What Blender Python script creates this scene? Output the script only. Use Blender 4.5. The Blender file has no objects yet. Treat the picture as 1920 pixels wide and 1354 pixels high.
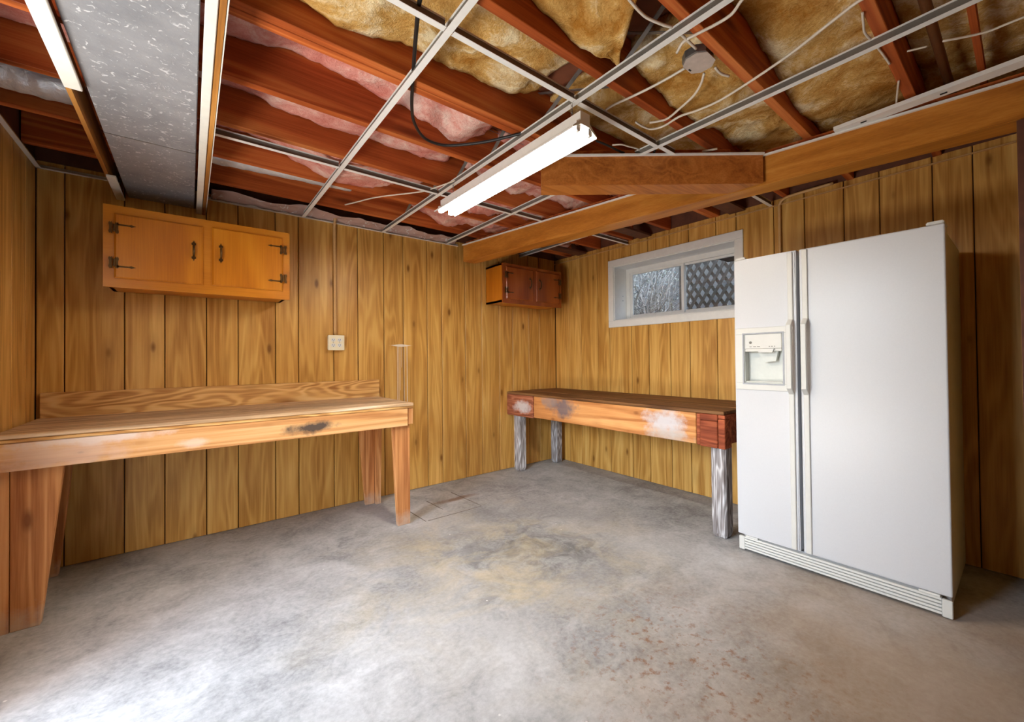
import bpy, bmesh, math, random
from mathutils import Vector, Matrix, noise

random.seed(7)
SC = bpy.context.scene
COL = SC.collection

# ------------------------------------------------------------------ camera
FPX = 772.711
CAM = Vector((-3.312, -3.552, 1.169))
YAW, PITCH, ROLL = 0.6935, 0.01108, -0.0102
PPX, PPY = 960 + 38.206, 677 - 13.407
_f = Vector((math.sin(YAW) * math.cos(PITCH), math.cos(YAW) * math.cos(PITCH), math.sin(PITCH)))
_r0 = Vector((math.cos(YAW), -math.sin(YAW), 0))
_u0 = _r0.cross(_f)
_r = _r0 * math.cos(ROLL) + _u0 * math.sin(ROLL)
_u = -_r0 * math.sin(ROLL) + _u0 * math.cos(ROLL)
cd = bpy.data.cameras.new('camera')
cd.sensor_fit = 'HORIZONTAL'
cd.sensor_width = 36.0
cd.lens = FPX / 1920 * 36.0
cd.shift_x = -38.206 / 1920
cd.shift_y = -13.407 / 1920
cd.clip_start = 0.02
cam = bpy.data.objects.new('camera', cd)
COL.objects.link(cam)
cam.matrix_world = Matrix(((_r.x, _u.x, -_f.x, CAM.x), (_r.y, _u.y, -_f.y, CAM.y), (_r.z, _u.z, -_f.z, CAM.z), (0, 0, 0, 1)))
SC.camera = cam


def at(px, py, axis, v):
    """photo pixel -> point on the plane (axis = v) of the thing it lies on"""
    d = _f + _r * ((px - PPX) / FPX) - _u * ((py - PPY) / FPX)
    return CAM + d * ((v - CAM[axis]) / d[axis])


# ------------------------------------------------------------------ world, daylight, exposure
SC.view_settings.view_transform = 'Standard'
SC.view_settings.look = 'None'
SC.view_settings.gamma = 1.0
SC.view_settings.use_curve_mapping = False
SC.view_settings.exposure = 1.1
w = bpy.data.worlds.new('world')
SC.world = w
w.use_nodes = True
wn = w.node_tree.nodes
bg = wn['Background']
sky = wn.new('ShaderNodeTexSky')
sky.sky_type = 'NISHITA'
sky.sun_disc = False
sky.sun_elevation = math.radians(38)
sky.sun_rotation = math.radians(200)
w.node_tree.links.new(sky.outputs[0], bg.inputs[0])
bg.inputs[1].default_value = 0.4

TUBE_EMIT = 32.0
SC.cycles.use_adaptive_sampling = True
SC.cycles.adaptive_threshold = 0.04
SC.cycles.max_bounces = 6
SC.cycles.diffuse_bounces = 3
SC.cycles.glossy_bounces = 2
SC.cycles.transmission_bounces = 4
SC.cycles.transparent_max_bounces = 6
SC.cycles.caustics_reflective = False
SC.cycles.caustics_refractive = False
DAY_POWER = 340.0
FILL_POWER = 48.0
ld = bpy.data.lights.new('door_daylight', 'AREA')
ld.shape = 'RECTANGLE'
ld.size, ld.size_y = 4.2, 1.7
ld.energy = DAY_POWER
ld.color = (0.80, 0.90, 1.0)
lo = bpy.data.objects.new('door_daylight', ld)
COL.objects.link(lo)
lo.location = (-7.6, -2.7, 2.95)
lo.rotation_euler = Vector((1.0, 0.12, -0.40)).to_track_quat('-Z', 'Y').to_euler()
# added fill lamp at patio level, lifts the ceiling in place of bounced sunlight
lb = bpy.data.lights.new('ceiling_fill', 'AREA')
lb.shape = 'RECTANGLE'
lb.size, lb.size_y = 1.6, 0.9
lb.energy = FILL_POWER
lb.color = (1.0, 0.96, 0.90)
lbo = bpy.data.objects.new('ceiling_fill', lb)
COL.objects.link(lbo)
lbo.location = (-4.62, -2.05, 0.10)
lbo.rotation_euler = Vector((0.45, 0.0, 0.89)).to_track_quat('-Z', 'Y').to_euler()

# ------------------------------------------------------------------ object helpers
WL = {}


def link(o, parent=None, loc=(0, 0, 0)):
    COL.objects.link(o)
    loc = Vector(loc)
    WL[o.name] = loc
    if parent is not None:
        o.parent = parent
        o.location = loc - WL[parent.name]
    else:
        o.location = loc
    return o


def tag(o, label, cat, group=None, kind=None):
    o['label'] = label
    o['category'] = cat
    if group:
        o['group'] = group
    if kind:
        o['kind'] = kind
    return o


def empty(name, loc, label=None, cat=None, group=None, kind=None):
    o = bpy.data.objects.new(name, None)
    o.empty_display_size = 0.05
    link(o, None, loc)
    if label:
        tag(o, label, cat, group, kind)
    return o


def mesh_obj(name, bm, mat, parent=None, loc=None, smooth=False):
    """bm holds world coordinates; the origin goes to loc (default: centre of the bounds)"""
    vs = [v.co for v in bm.verts]
    if loc is None:
        lo_ = Vector((min(v.x for v in vs), min(v.y for v in vs), min(v.z for v in vs)))
        hi_ = Vector((max(v.x for v in vs), max(v.y for v in vs), max(v.z for v in vs)))
        loc = (lo_ + hi_) / 2
    loc = Vector(loc)
    bmesh.ops.translate(bm, verts=bm.verts, vec=-loc)
    bmesh.ops.recalc_face_normals(bm, faces=bm.faces)
    me = bpy.data.meshes.new(name)
    bm.to_mesh(me)
    bm.free()
    if smooth:
        for p in me.polygons:
            p.use_smooth = True
    me.materials.append(mat)
    o = bpy.data.objects.new(name, me)
    return link(o, parent, loc)


def add_box(bm, x0, x1, y0, y1, z0, z1, bev=0.0, seg=1):
    g = bmesh.ops.create_cube(bm, size=1.0)
    vs = g['verts']
    for v in vs:
        v.co = Vector(((x0 + x1) / 2 + v.co.x * (x1 - x0), (y0 + y1) / 2 + v.co.y * (y1 - y0), (z0 + z1) / 2 + v.co.z * (z1 - z0)))
    if bev > 0:
        es = list({e for v in vs for e in v.link_edges})
        bmesh.ops.bevel(bm, geom=es, offset=bev, segments=seg, affect='EDGES', profile=0.5)


def box(name, x0, x1, y0, y1, z0, z1, mat, parent=None, bev=0.0, seg=1, loc=None):
    bm = bmesh.new()
    add_box(bm, min(x0, x1), max(x0, x1), min(y0, y1), max(y0, y1), min(z0, z1), max(z0, z1), bev, seg)
    return mesh_obj(name, bm, mat, parent, loc)


def boxes(name, lst, mat, parent=None, bev=0.0):
    bm = bmesh.new()
    for b in lst:
        add_box(bm, *b, bev)
    return mesh_obj(name, bm, mat, parent)


def add_prism(bm, pts_a, pts_b):
    n = len(pts_a)
    A = [bm.verts.new(p) for p in pts_a]
    B = [bm.verts.new(p) for p in pts_b]
    bm.faces.new(A[::-1])
    bm.faces.new(B)
    for i in range(n):
        bm.faces.new((A[i], A[(i + 1) % n], B[(i + 1) % n], B[i]))


def smooth_path(pts, n=6):
    pts = [Vector(p) for p in pts]
    if len(pts) < 3:
        return pts
    out = []
    P = [pts[0] * 2 - pts[1]] + pts + [pts[-1] * 2 - pts[-2]]
    for i in range(1, len(P) - 2):
        p0, p1, p2, p3 = P[i - 1:i + 3]
        for k in range(n):
            t = k / n
            out.append(0.5 * ((2 * p1) + (p2 - p0) * t + (2 * p0 - 5 * p1 + 4 * p2 - p3) * t * t + (3 * p1 - p0 - 3 * p2 + p3) * t ** 3))
    out.append(pts[-1])
    return out


def add_tube(bm, pts, r, seg=8, flat=1.0):
    rings = []
    n = len(pts)
    prev = None
    for i, p in enumerate(pts):
        t = (pts[min(i + 1, n - 1)] - pts[max(i - 1, 0)]).normalized()
        ref = Vector((0, 0, 1)) if abs(t.z) < 0.9 else Vector((1, 0, 0))
        a = t.cross(ref).normalized()
        if prev is not None and a.dot(prev) < 0:
            a = -a
        prev = a
        b = t.cross(a).normalized()
        rr = r[i] if isinstance(r, (list, tuple)) else r
        rings.append([bm.verts.new(p + a * (rr * math.cos(2 * math.pi * k / seg)) + b * (rr * flat * math.sin(2 * math.pi * k / seg))) for k in range(seg)])
    for i in range(n - 1):
        for k in range(seg):
            bm.faces.new((rings[i][k], rings[i][(k + 1) % seg], rings[i + 1][(k + 1) % seg], rings[i + 1][k]))
    bm.faces.new(rings[0][::-1])
    bm.faces.new(rings[-1])


def tube(name, pts, r, mat, parent=None, seg=8, smooth_n=6, flat=1.0):
    bm = bmesh.new()
    p = smooth_path(pts, smooth_n) if smooth_n else [Vector(q) for q in pts]
    add_tube(bm, p, r, seg, flat)
    return mesh_obj(name, bm, mat, parent, smooth=True)


# ------------------------------------------------------------------ materials
def new_mat(name):
    m = bpy.data.materials.new(name)
    m.use_nodes = True
    nt = m.node_tree
    return m, nt, nt.nodes['Principled BSDF']


class N:
    """small node-graph helper"""

    def __init__(self, nt):
        self.nt = nt

    def node(self, t, **kw):
        n = self.nt.nodes.new(t)
        for k, v in kw.items():
            setattr(n, k, v)
        return n

    def lk(self, a, b):
        self.nt.links.new(a, b)

    def math(self, op, a, b=None, clamp=False):
        n = self.node('ShaderNodeMath', operation=op, use_clamp=clamp)
        for i, v in enumerate((a, b)):
            if v is None:
                continue
            if isinstance(v, (int, float)):
                n.inputs[i].default_value = v
            else:
                self.lk(v, n.inputs[i])
        return n.outputs[0]

    def vec(self, scale, loc=(0, 0, 0), rnd=0.0, src='Object'):
        tc = self.node('ShaderNodeTexCoord')
        v = tc.outputs[src]
        if rnd:
            oi = self.node('ShaderNodeObjectInfo')
            m = self.math('MULTIPLY', oi.outputs['Random'], rnd)
            a = self.node('ShaderNodeVectorMath', operation='ADD')
            self.lk(v, a.inputs[0])
            cb = self.node('ShaderNodeCombineXYZ')
            for i in range(3):
                self.lk(m, cb.inputs[i])
            self.lk(cb.outputs[0], a.inputs[1])
            v = a.outputs[0]
        mp = self.node('ShaderNodeMapping')
        mp.inputs['Location'].default_value = loc
        mp.inputs['Scale'].default_value = scale
        self.lk(v, mp.inputs[0])
        return mp.outputs[0]

    def noise(self, vec, scale=1.0, detail=3.0, rough=0.55, dist=0.0):
        n = self.node('ShaderNodeTexNoise')
        n.inputs['Scale'].default_value = scale
        n.inputs['Detail'].default_value = detail
        n.inputs['Roughness'].default_value = rough
        n.inputs['Distortion'].default_value = dist
        self.lk(vec, n.inputs['Vector'])
        return n.outputs[0]

    def rng(self, v, a, b, c=0.0, d=1.0):
        n = self.node('ShaderNodeMapRange')
        n.inputs[1].default_value = a
        n.inputs[2].default_value = b
        n.inputs[3].default_value = c
        n.inputs[4].default_value = d
        self.lk(v, n.inputs[0])
        return n.outputs[0]

    def ramp(self, v, stops):
        n = self.node('ShaderNodeValToRGB')
        cr = n.color_ramp
        while len(cr.elements) < len(stops):
            cr.elements.new(0.5)
        for e, (p, c) in zip(cr.elements, stops):
            e.position = p
            e.color = (*c, 1)
        self.lk(v, n.inputs[0])
        return n.outputs[0]

    def mix(self, fac, a, b, mode='MIX'):
        n = self.node('ShaderNodeMix', data_type='RGBA', blend_type=mode)
        for i, v in ((0, fac), (6, a), (7, b)):
            if isinstance(v, (int, float)):
                n.inputs[i].default_value = v
            elif isinstance(v, tuple):
                n.inputs[i].default_value = (*v, 1)
            else:
                self.lk(v, n.inputs[i])
        return n.outputs[2]

    def bump(self, h, strength, dist, bsdf):
        b = self.node('ShaderNodeBump')
        b.inputs['Strength'].default_value = strength
        b.inputs['Distance'].default_value = dist
        self.lk(h, b.inputs['Height'])
        self.lk(b.outputs[0], bsdf.inputs['Normal'])

    def spot(self, centre, radius, soft=0.6, wobble=0.25, wscale=9.0):
        """1 inside an uneven blot of the given half sizes around centre (object space), 0 outside"""
        tc = self.node('ShaderNodeTexCoord')
        s = self.node('ShaderNodeVectorMath', operation='SUBTRACT')
        self.lk(tc.outputs['Object'], s.inputs[0])
        s.inputs[1].default_value = centre
        d = self.node('ShaderNodeVectorMath', operation='DIVIDE')
        self.lk(s.outputs[0], d.inputs[0])
        d.inputs[1].default_value = radius
        l = self.node('ShaderNodeVectorMath', operation='LENGTH')
        self.lk(d.outputs[0], l.inputs[0])
        nz = self.noise(tc.outputs['Object'], wscale, 4, 0.65)
        dd = self.math('ADD', l.outputs['Value'], self.math('MULTIPLY', self.math('SUBTRACT', nz, 0.5), wobble * 4))
        return self.rng(dd, 1.0, 1.0 - soft, 0.0, 1.0)


def plain(name, col, rough=0.5, metal=0.0, spec=0.5, var=0.06, nscale=25.0, bump=0.0):
    m, nt, b = new_mat(name)
    g = N(nt)
    v = g.vec((1, 1, 1), rnd=11.0)
    nz = g.noise(v, nscale, 4, 0.6)
    dk = tuple(c * (1 - 2 * var) for c in col)
    lt = tuple(min(1, c * (1 + 2 * var)) for c in col)
    g.lk(g.ramp(nz, [(0.3, dk), (0.7, lt)]), b.inputs['Base Color'])
    b.inputs['Roughness'].default_value = rough
    b.inputs['Metallic'].default_value = metal
    b.inputs['Specular IOR Level'].default_value = spec
    if bump:
        g.bump(nz, bump, 0.004, b)
    return m


def wood(name, along, light, mid, dark, ring=16.0, across=4.0, lengthwise=0.55, fibre=0.35, knots=0.6, knot_scale=(5.5, 1.4), knot_r=(0.07, 0.19),
         tint=0.12, rough=0.5, spec=0.35, bump=0.15, stains_and_light=(), line=0.5, streak=0.5, seed=53.0):
    """sawn-wood grain: contour rings of a stretched noise, fibres, knots, board-to-board tint, stains of their own shape"""
    m, nt, b = new_mat(name)
    g = N(nt)

    def sc(a, l):
        s = [a, a, a]
        s[along] = l
        return tuple(s)
    v1 = g.vec(sc(across, lengthwise), rnd=seed)
    n1 = g.noise(v1, 1.0, 2.0, 0.45, 0.35)
    s = g.math('SINE', g.math('MULTIPLY', n1, ring * 6.28))
    rings = g.math('POWER', g.math('ADD', g.math('MULTIPLY', s, 0.5), 0.5), 1.6)
    fib = g.noise(g.vec(sc(150, 3.5), rnd=seed), 1.0, 3.0, 0.6)
    blot = g.noise(g.vec(sc(across * 1.6, lengthwise * 1.5), loc=(3, 5, 7), rnd=seed), 1.0, 3.0, 0.6)
    def c0(v, k_):
        return g.math('MULTIPLY', g.math('SUBTRACT', v, 0.5), k_)
    f = g.math('ADD', c0(rings, line), c0(fib, fibre * 2.2))
    f = g.math('ADD', g.math('ADD', f, c0(blot, streak * 2.2)), 0.5, clamp=True)
    col = g.ramp(f, [(0.0, dark), (0.5, mid), (1.0, light)])
    if knots:
        vo = g.node('ShaderNodeTexVoronoi')
        vo.inputs['Scale'].default_value = 1.0
        g.lk(g.vec(sc(knot_scale[0], knot_scale[1]), rnd=seed), vo.inputs['Vector'])
        k = g.rng(vo.outputs['Distance'], knot_r[0], knot_r[1], knots, 0.0)
        k2 = g.rng(vo.outputs['Distance'], knot_r[1], knot_r[1] * 2.4, knots * 0.25, 0.0)
        col = g.mix(g.math('ADD', k, k2, clamp=True), col, tuple(c * 0.62 for c in dark))
    if tint:
        oi = g.node('ShaderNodeObjectInfo')
        hs = g.node('ShaderNodeHueSaturation')
        g.lk(g.rng(oi.outputs['Random'], 0, 1, 1 - tint, 1 + tint), hs.inputs['Value'])
        g.lk(col, hs.inputs['Color'])
        col = hs.outputs[0]
    for (c, rad, colour, amount) in stains_and_light:
        sp = g.spot(c, rad, 0.6, 0.4, 13.0)
        col = g.mix(g.math('MULTIPLY', sp, amount), col, colour)
    g.lk(col, b.inputs['Base Color'])
    b.inputs['Roughness'].default_value = rough
    b.inputs['Specular IOR Level'].default_value = spec
    if bump:
        g.bump(f, bump, 0.002, b)
    return m


def srgb(r, g_, b_):
    def c(v):
        v /= 255.0
        return v / 12.92 if v <= 0.04045 else ((v + 0.055) / 1.055) ** 2.4
    return (c(r), c(g_), c(b_))


M = {}
M['panel'] = wood('panel_wood', 2, srgb(234, 190, 112), srgb(210, 158, 80), srgb(162, 106, 38), ring=9, across=7.0, lengthwise=0.55,
                  knots=0.8, knot_scale=(6.5, 2.6), knot_r=(0.05, 0.12), tint=0.05, rough=0.4, spec=0.4, bump=0.05, line=0.27, fibre=0.28, streak=0.62)
M['groove'] = plain('groove_brown', srgb(50, 28, 14), 0.9)
M['joist'] = wood('joist_wood', 0, srgb(214, 128, 66), srgb(188, 94, 42), srgb(142, 62, 22), ring=5, across=7, lengthwise=0.35,
                  knots=0.75, knot_scale=(7, 1.3), tint=0.1, rough=0.6, spec=0.25, bump=0.1)
M['beam'] = wood('beam_veneer', 1, srgb(216, 150, 66), srgb(198, 126, 46), srgb(160, 94, 28), ring=5, across=6, lengthwise=0.5, line=0.3,
                 knots=0.35, knot_scale=(7, 1.5), tint=0.03, rough=0.4, spec=0.4, bump=0.05)
M['beam_x'] = wood('beam_veneer_diagonal', 0, srgb(210, 138, 70), srgb(186, 112, 48), srgb(136, 72, 26), ring=9, across=7, lengthwise=0.8, line=0.22,
                   knots=0.35, knot_scale=(7, 1.5), tint=0.03, rough=0.4, spec=0.4, bump=0.05)
M['cab'] = wood('cabinet_wood', 2, srgb(226, 152, 44), srgb(208, 128, 28), srgb(176, 98, 16), ring=4, across=3.0, lengthwise=0.7,
                knots=0.0, tint=0.03, rough=0.3, spec=0.5, bump=0.03, fibre=0.25, line=0.35)
M['cab_x'] = wood('cabinet_wood_rail', 0, srgb(224, 150, 48), srgb(208, 130, 32), srgb(178, 102, 20), ring=3, across=3.0, lengthwise=0.7,
                  knots=0.0, tint=0.03, rough=0.3, spec=0.5, bump=0.03, fibre=0.25, line=0.3)
M['cab2'] = wood('cabinet_dark_wood', 2, srgb(176, 96, 40), srgb(150, 74, 28), srgb(118, 52, 18), ring=4, across=3.0, lengthwise=0.7,
                 knots=0.0, tint=0.03, rough=0.25, spec=0.5, bump=0.03, fibre=0.25, line=0.35)
M['bronze'] = plain('hardware_bronze', srgb(92, 66, 34), 0.4, 0.7)
M['ply'] = wood('bench_plywood', 0, srgb(236, 196, 136), srgb(222, 172, 106), srgb(168, 112, 58), ring=12, across=7, lengthwise=1.3,
                knots=0.7, knot_scale=(6, 2.0), tint=0.03, rough=0.6, spec=0.25, bump=0.1)
M['btop'] = wood('bench_top_worn', 0, srgb(236, 214, 184), srgb(210, 174, 132), srgb(140, 112, 88), ring=9, across=10, lengthwise=0.5,
                 knots=0.4, knot_scale=(6, 1.2), tint=0.02, rough=0.55, spec=0.3, bump=0.2,
                 stains_and_light=[((0.35, -0.05, 0), (0.55, 0.2, 1), srgb(96, 84, 74), 0.45), ((-0.3, 0.1, 0), (0.5, 0.18, 1), srgb(110, 92, 76), 0.35)])
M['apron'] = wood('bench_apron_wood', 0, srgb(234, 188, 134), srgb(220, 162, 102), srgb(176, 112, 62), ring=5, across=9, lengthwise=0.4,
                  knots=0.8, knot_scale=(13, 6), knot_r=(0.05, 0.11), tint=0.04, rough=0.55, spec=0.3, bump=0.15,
                  stains_and_light=[((0.30, 0, -0.005), (0.17, 1, 0.042), srgb(44, 46, 52), 0.9), ((-0.62, 0, 0.05), (0.3, 1, 0.03), srgb(238, 226, 220), 0.75),  # dark blot is a stain; pale left-end ones put daylight into the colour
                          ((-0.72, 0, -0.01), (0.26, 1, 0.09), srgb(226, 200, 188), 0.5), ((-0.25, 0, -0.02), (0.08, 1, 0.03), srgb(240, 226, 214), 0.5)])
M['legwood'] = wood('bench_leg_wood', 2, srgb(222, 166, 112), srgb(206, 142, 86), srgb(158, 94, 50), ring=6, across=8, lengthwise=0.5,
                    knots=0.7, knot_scale=(9, 3.0), tint=0.12, rough=0.6, spec=0.25, bump=0.15,
                    stains_and_light=[((0, 0, -0.40), (0.3, 0.3, 0.16), srgb(196, 180, 164), 0.55)])
M['b2top'] = wood('old_bench_top', 1, srgb(146, 104, 66), srgb(118, 78, 44), srgb(76, 46, 24), ring=6, across=9, lengthwise=0.4,
                  knots=0.4, tint=0.02, rough=0.6, spec=0.25, bump=0.2)
M['b2apron'] = wood('old_bench_apron', 1, srgb(228, 172, 112), srgb(212, 146, 86), srgb(172, 104, 54), ring=4, across=8, lengthwise=0.5,
                    knots=0.6, knot_scale=(11, 6), tint=0.02, rough=0.6, spec=0.25, bump=0.15,
                    stains_and_light=[((0, 0.44, 0.03), (1, 0.20, 0.10), srgb(92, 92, 104), 0.8), ((0, 0.62, 0.07), (1, 0.14, 0.06), srgb(150, 132, 124), 0.7),
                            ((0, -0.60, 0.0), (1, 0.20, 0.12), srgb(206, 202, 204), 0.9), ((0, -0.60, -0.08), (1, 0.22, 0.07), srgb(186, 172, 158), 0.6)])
M['b2block'] = wood('old_bench_block', 1, srgb(190, 108, 70), srgb(166, 84, 52), srgb(112, 50, 30), ring=7, across=11, lengthwise=1.2,
                    knots=0.5, tint=0.12, rough=0.65, spec=0.2, bump=0.25)
M['b2blockp'] = wood('old_bench_block_painted', 1, srgb(190, 122, 90), srgb(166, 98, 68), srgb(112, 58, 38), ring=7, across=11, lengthwise=1.2,
                     knots=0.5, tint=0.02, rough=0.65, spec=0.2, bump=0.25, stains_and_light=[((0, -0.04, -0.01), (1, 0.15, 0.075), srgb(206, 198, 196), 0.85)])
M['post'] = wood('weathered_post', 2, srgb(226, 224, 226), srgb(164, 158, 158), srgb(104, 92, 88), ring=8, across=16, lengthwise=2.5,
                 knots=0.3, tint=0.08, rough=0.75, spec=0.2, bump=0.35, fibre=0.5)
M['bare'] = wood('bare_lath', 1, srgb(214, 156, 84), srgb(190, 128, 60), srgb(130, 80, 34), ring=4, across=9, lengthwise=0.6, knots=0.0, tint=0.05)
M['white'] = plain('white_enamel', srgb(232, 230, 224), 0.35, var=0.015)
M['tee'] = plain('white_tee_metal', srgb(240, 238, 232), 0.4, var=0.02)
M['web'] = plain('galvanised_web', srgb(128, 124, 116), 0.5, 0.3, var=0.05)
M['strip'] = plain('white_painted_strip', srgb(236, 232, 220), 0.5, var=0.02)
M['vinyl'] = plain('white_vinyl', srgb(232, 231, 228), 0.4, var=0.015)
M['fridge'] = plain('fridge_enamel', srgb(212, 212, 215), 0.32, var=0.008, nscale=180, bump=0.03)
M['fridge_trim'] = plain('fridge_cream_plastic', srgb(220, 218, 212), 0.4, var=0.01)
M['fridge_grey'] = plain('fridge_gasket_grey', srgb(168, 170, 176), 0.5)
M['fridge_side'] = plain('fridge_side_enamel', srgb(206, 204, 204), 0.4, var=0.02)
M['cavity'] = plain('dispenser_cavity', srgb(214, 216, 210), 0.4, var=0.02)
M['ink'] = plain('grey_print', srgb(120, 116, 108), 0.6)
M['score'] = plain('floor_score_brown', srgb(92, 76, 60), 0.9)
M['black'] = plain('black_rubber', srgb(30, 27, 25), 0.5)
M['dark'] = plain('dark_gap', srgb(26, 20, 16), 0.8)
M['cable'] = plain('white_cable', srgb(230, 218, 200), 0.45, var=0.03)
M['steel'] = plain('galvanised_steel', srgb(150, 148, 144), 0.4, 0.8, var=0.1)
M['boxplate'] = plain('painted_box_plate', srgb(196, 180, 168), 0.55)
M['ivory'] = plain('ivory_plastic', srgb(240, 230, 202), 0.4, var=0.01)
M['conduit'] = plain('tan_conduit', srgb(208, 164, 108), 0.45, var=0.03)
M['pipe'] = plain('brown_pipe', srgb(120, 74, 36), 0.45, 0.2)
M['sill'] = plain('dark_sill_wood', srgb(96, 54, 34), 0.7, var=0.15, nscale=12)
M['deck'] = plain('subfloor_boards', srgb(120, 66, 40), 0.8, var=0.12, nscale=6)


def insulation(name, c1, c2, c3):
    m, nt, b = new_mat(name)
    g = N(nt)
    v = g.vec((1, 1, 1), rnd=31.0)
    n1 = g.noise(v, 5.0, 6, 0.65, 0.6)
    n2 = g.noise(v, 60.0, 4, 0.7, 1.5)
    f = g.math('ADD', g.math('MULTIPLY', n1, 0.8), g.math('MULTIPLY', n2, 0.2))
    g.lk(g.ramp(f, [(0.37, c1), (0.5, c2), (0.62, c3)]), b.inputs['Base Color'])
    b.inputs['Roughness'].default_value = 0.95
    b.inputs['Specular IOR Level'].default_value = 0.05
    g.bump(f, 1.0, 0.03, b)
    return m


M['pink'] = insulation('pink_fibreglass', srgb(216, 126, 110), srgb(234, 164, 148), srgb(248, 212, 196))
M['yellow'] = insulation('yellow_fibreglass', srgb(178, 120, 48), srgb(216, 170, 98), srgb(248, 228, 184))


def concrete():
    m, nt, b = new_mat('concrete_floor')
    g = N(nt)
    v = g.vec((1, 1, 1))
    n1 = g.noise(v, 1.1, 6, 0.6, 0.4)
    n2 = g.noise(v, 6.0, 8, 0.7, 0.8)
    n3 = g.noise(v, 45.0, 5, 0.7)
    f = g.math('ADD', g.math('MULTIPLY', n1, 0.4), g.math('ADD', g.math('MULTIPLY', n2, 0.36), g.math('MULTIPLY', n3, 0.24)))
    col = g.ramp(f, [(0.38, srgb(126, 125, 125)), (0.5, srgb(174, 173, 172)), (0.62, srgb(204, 203, 202))])
    # grey scuffed field in the middle of the room
    sc = g.spot((-1.75, -1.55, 0), (1.0, 0.95, 1), 0.9, 0.35, 3.0)
    blot = g.rng(n2, 0.40, 0.56, 0.0, 1.0)
    col = g.mix(g.math('MULTIPLY', g.math('MULTIPLY', sc, blot), 0.8), col, srgb(92, 90, 88))
    # straw-coloured old stain around it
    st = g.spot((-1.85, -1.55, 0), (1.15, 1.15, 1), 0.8, 0.3, 2.2)
    n4 = g.noise(g.vec((1, 1, 1), loc=(4, 9, 2)), 2.6, 6, 0.7, 0.6)
    col = g.mix(g.math('MULTIPLY', g.math('MULTIPLY', st, g.rng(n4, 0.43, 0.62, 0, 1)), 0.5), col, srgb(208, 190, 150))
    # tan soil towards the refrigerator
    so = g.spot((-1.35, -3.3, 0), (1.35, 1.0, 1), 0.8, 0.25, 2.0)
    col = g.mix(g.math('MULTIPLY', so, 0.6), col, srgb(172, 140, 102))
    rs = g.rng(g.noise(g.vec((1, 1, 1), loc=(1, 2, 3)), 26.0, 6, 0.7, 0.0), 0.54, 0.64, 0, 1)
    ru = g.spot((-1.85, -2.75, 0), (0.6, 0.85, 1), 0.8, 0.25, 3.0)
    col = g.mix(g.math('MULTIPLY', g.math('MULTIPLY', rs, ru), 0.75), col, srgb(140, 92, 48))
    bs = g.spot((-1.60, -0.475, 0), (0.24, 0.055, 1), 0.7, 0.3, 8.0)
    col = g.mix(g.math('MULTIPLY', bs, 0.75), col, srgb(120, 82, 44))
    # pale paint flecks
    vo = g.node('ShaderNodeTexVoronoi')
    vo.inputs['Scale'].default_value = 7.0
    g.lk(v, vo.inputs['Vector'])
    fl = g.math('MULTIPLY', g.rng(vo.outputs['Distance'], 0.05, 0.03, 0, 1), g.rng(n1, 0.5, 0.53, 0, 1))
    col = g.mix(g.math('MULTIPLY', fl, 0.8), col, srgb(236, 234, 230))
    g.lk(col, b.inputs['Base Color'])
    b.inputs['Specular IOR Level'].default_value = 0.3
    g.lk(g.rng(n2, 0.3, 0.7, 0.55, 0.8), b.inputs['Roughness'])
    g.bump(f, 0.25, 0.006, b)
    return m


def foil(name, c1, c2, scale, rough, bump, metal=0.6):
    m, nt, b = new_mat(name)
    g = N(nt)
    v = g.vec((1, 1, 1))
    n1 = g.noise(v, scale, 3, 0.6, 1.2)
    n2 = g.noise(v, scale * 0.2, 4, 0.6)
    fleck = g.rng(n1, 0.60, 0.66, 0, 1)
    col = g.mix(g.math('MULTIPLY', fleck, 0.75), g.ramp(n2, [(0.3, c1), (0.7, c2)]), srgb(226, 226, 226))
    g.lk(col, b.inputs['Base Color'])
    b.inputs['Metallic'].default_value = metal
    b.inputs['Roughness'].default_value = rough
    g.bump(n1, bump, 0.004, b)
    return m


M['duct'] = foil('duct_sheet', srgb(138, 139, 142), srgb(160, 160, 162), 42, 0.5, 0.35, 0.1)
M['flex'] = foil('crinkled_foil', srgb(186, 188, 192), srgb(232, 234, 238), 26, 0.3, 0.9, 0.3)
M['plastic'] = foil('crumpled_plastic_sheet', srgb(176, 140, 128), srgb(206, 176, 166), 18, 0.25, 0.9, 0.0)
M['concrete'] = concrete()
M['soil'] = plain('window_well_soil', srgb(96, 92, 86), 0.9, var=0.2, nscale=8)
M['patio'] = plain('patio_concrete', srgb(150, 148, 142), 0.9, var=0.1, nscale=5)
M['twig'] = plain('grey_twig', srgb(190, 186, 180), 0.9, var=0.2)
M['leaf'] = plain('grey_green_leaf', srgb(186, 190, 180), 0.8, var=0.25, nscale=3)
M['lattice'] = plain('weathered_lattice', srgb(110, 104, 94), 0.85, var=0.15)


def glass_mat():
    m, nt, b = new_mat('window_glass')
    out = nt.nodes['Material Output']
    g = N(nt)
    tr = g.node('ShaderNodeBsdfTransparent')
    tr.inputs[0].default_value = (0.92, 0.94, 0.93, 1)
    gl = g.node('ShaderNodeBsdfGlossy')
    gl.inputs['Roughness'].default_value = 0.03
    nz = g.noise(g.vec((1, 1, 1)), 4, 2)
    fac = g.rng(nz, 0, 1, 0.07, 0.10)
    mx = g.node('ShaderNodeMixShader')
    g.lk(fac, mx.inputs[0])
    g.lk(tr.outputs[0], mx.inputs[1])
    g.lk(gl.outputs[0], mx.inputs[2])
    g.lk(mx.outputs[0], out.inputs[0])
    return m


M['glass'] = glass_mat()


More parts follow.
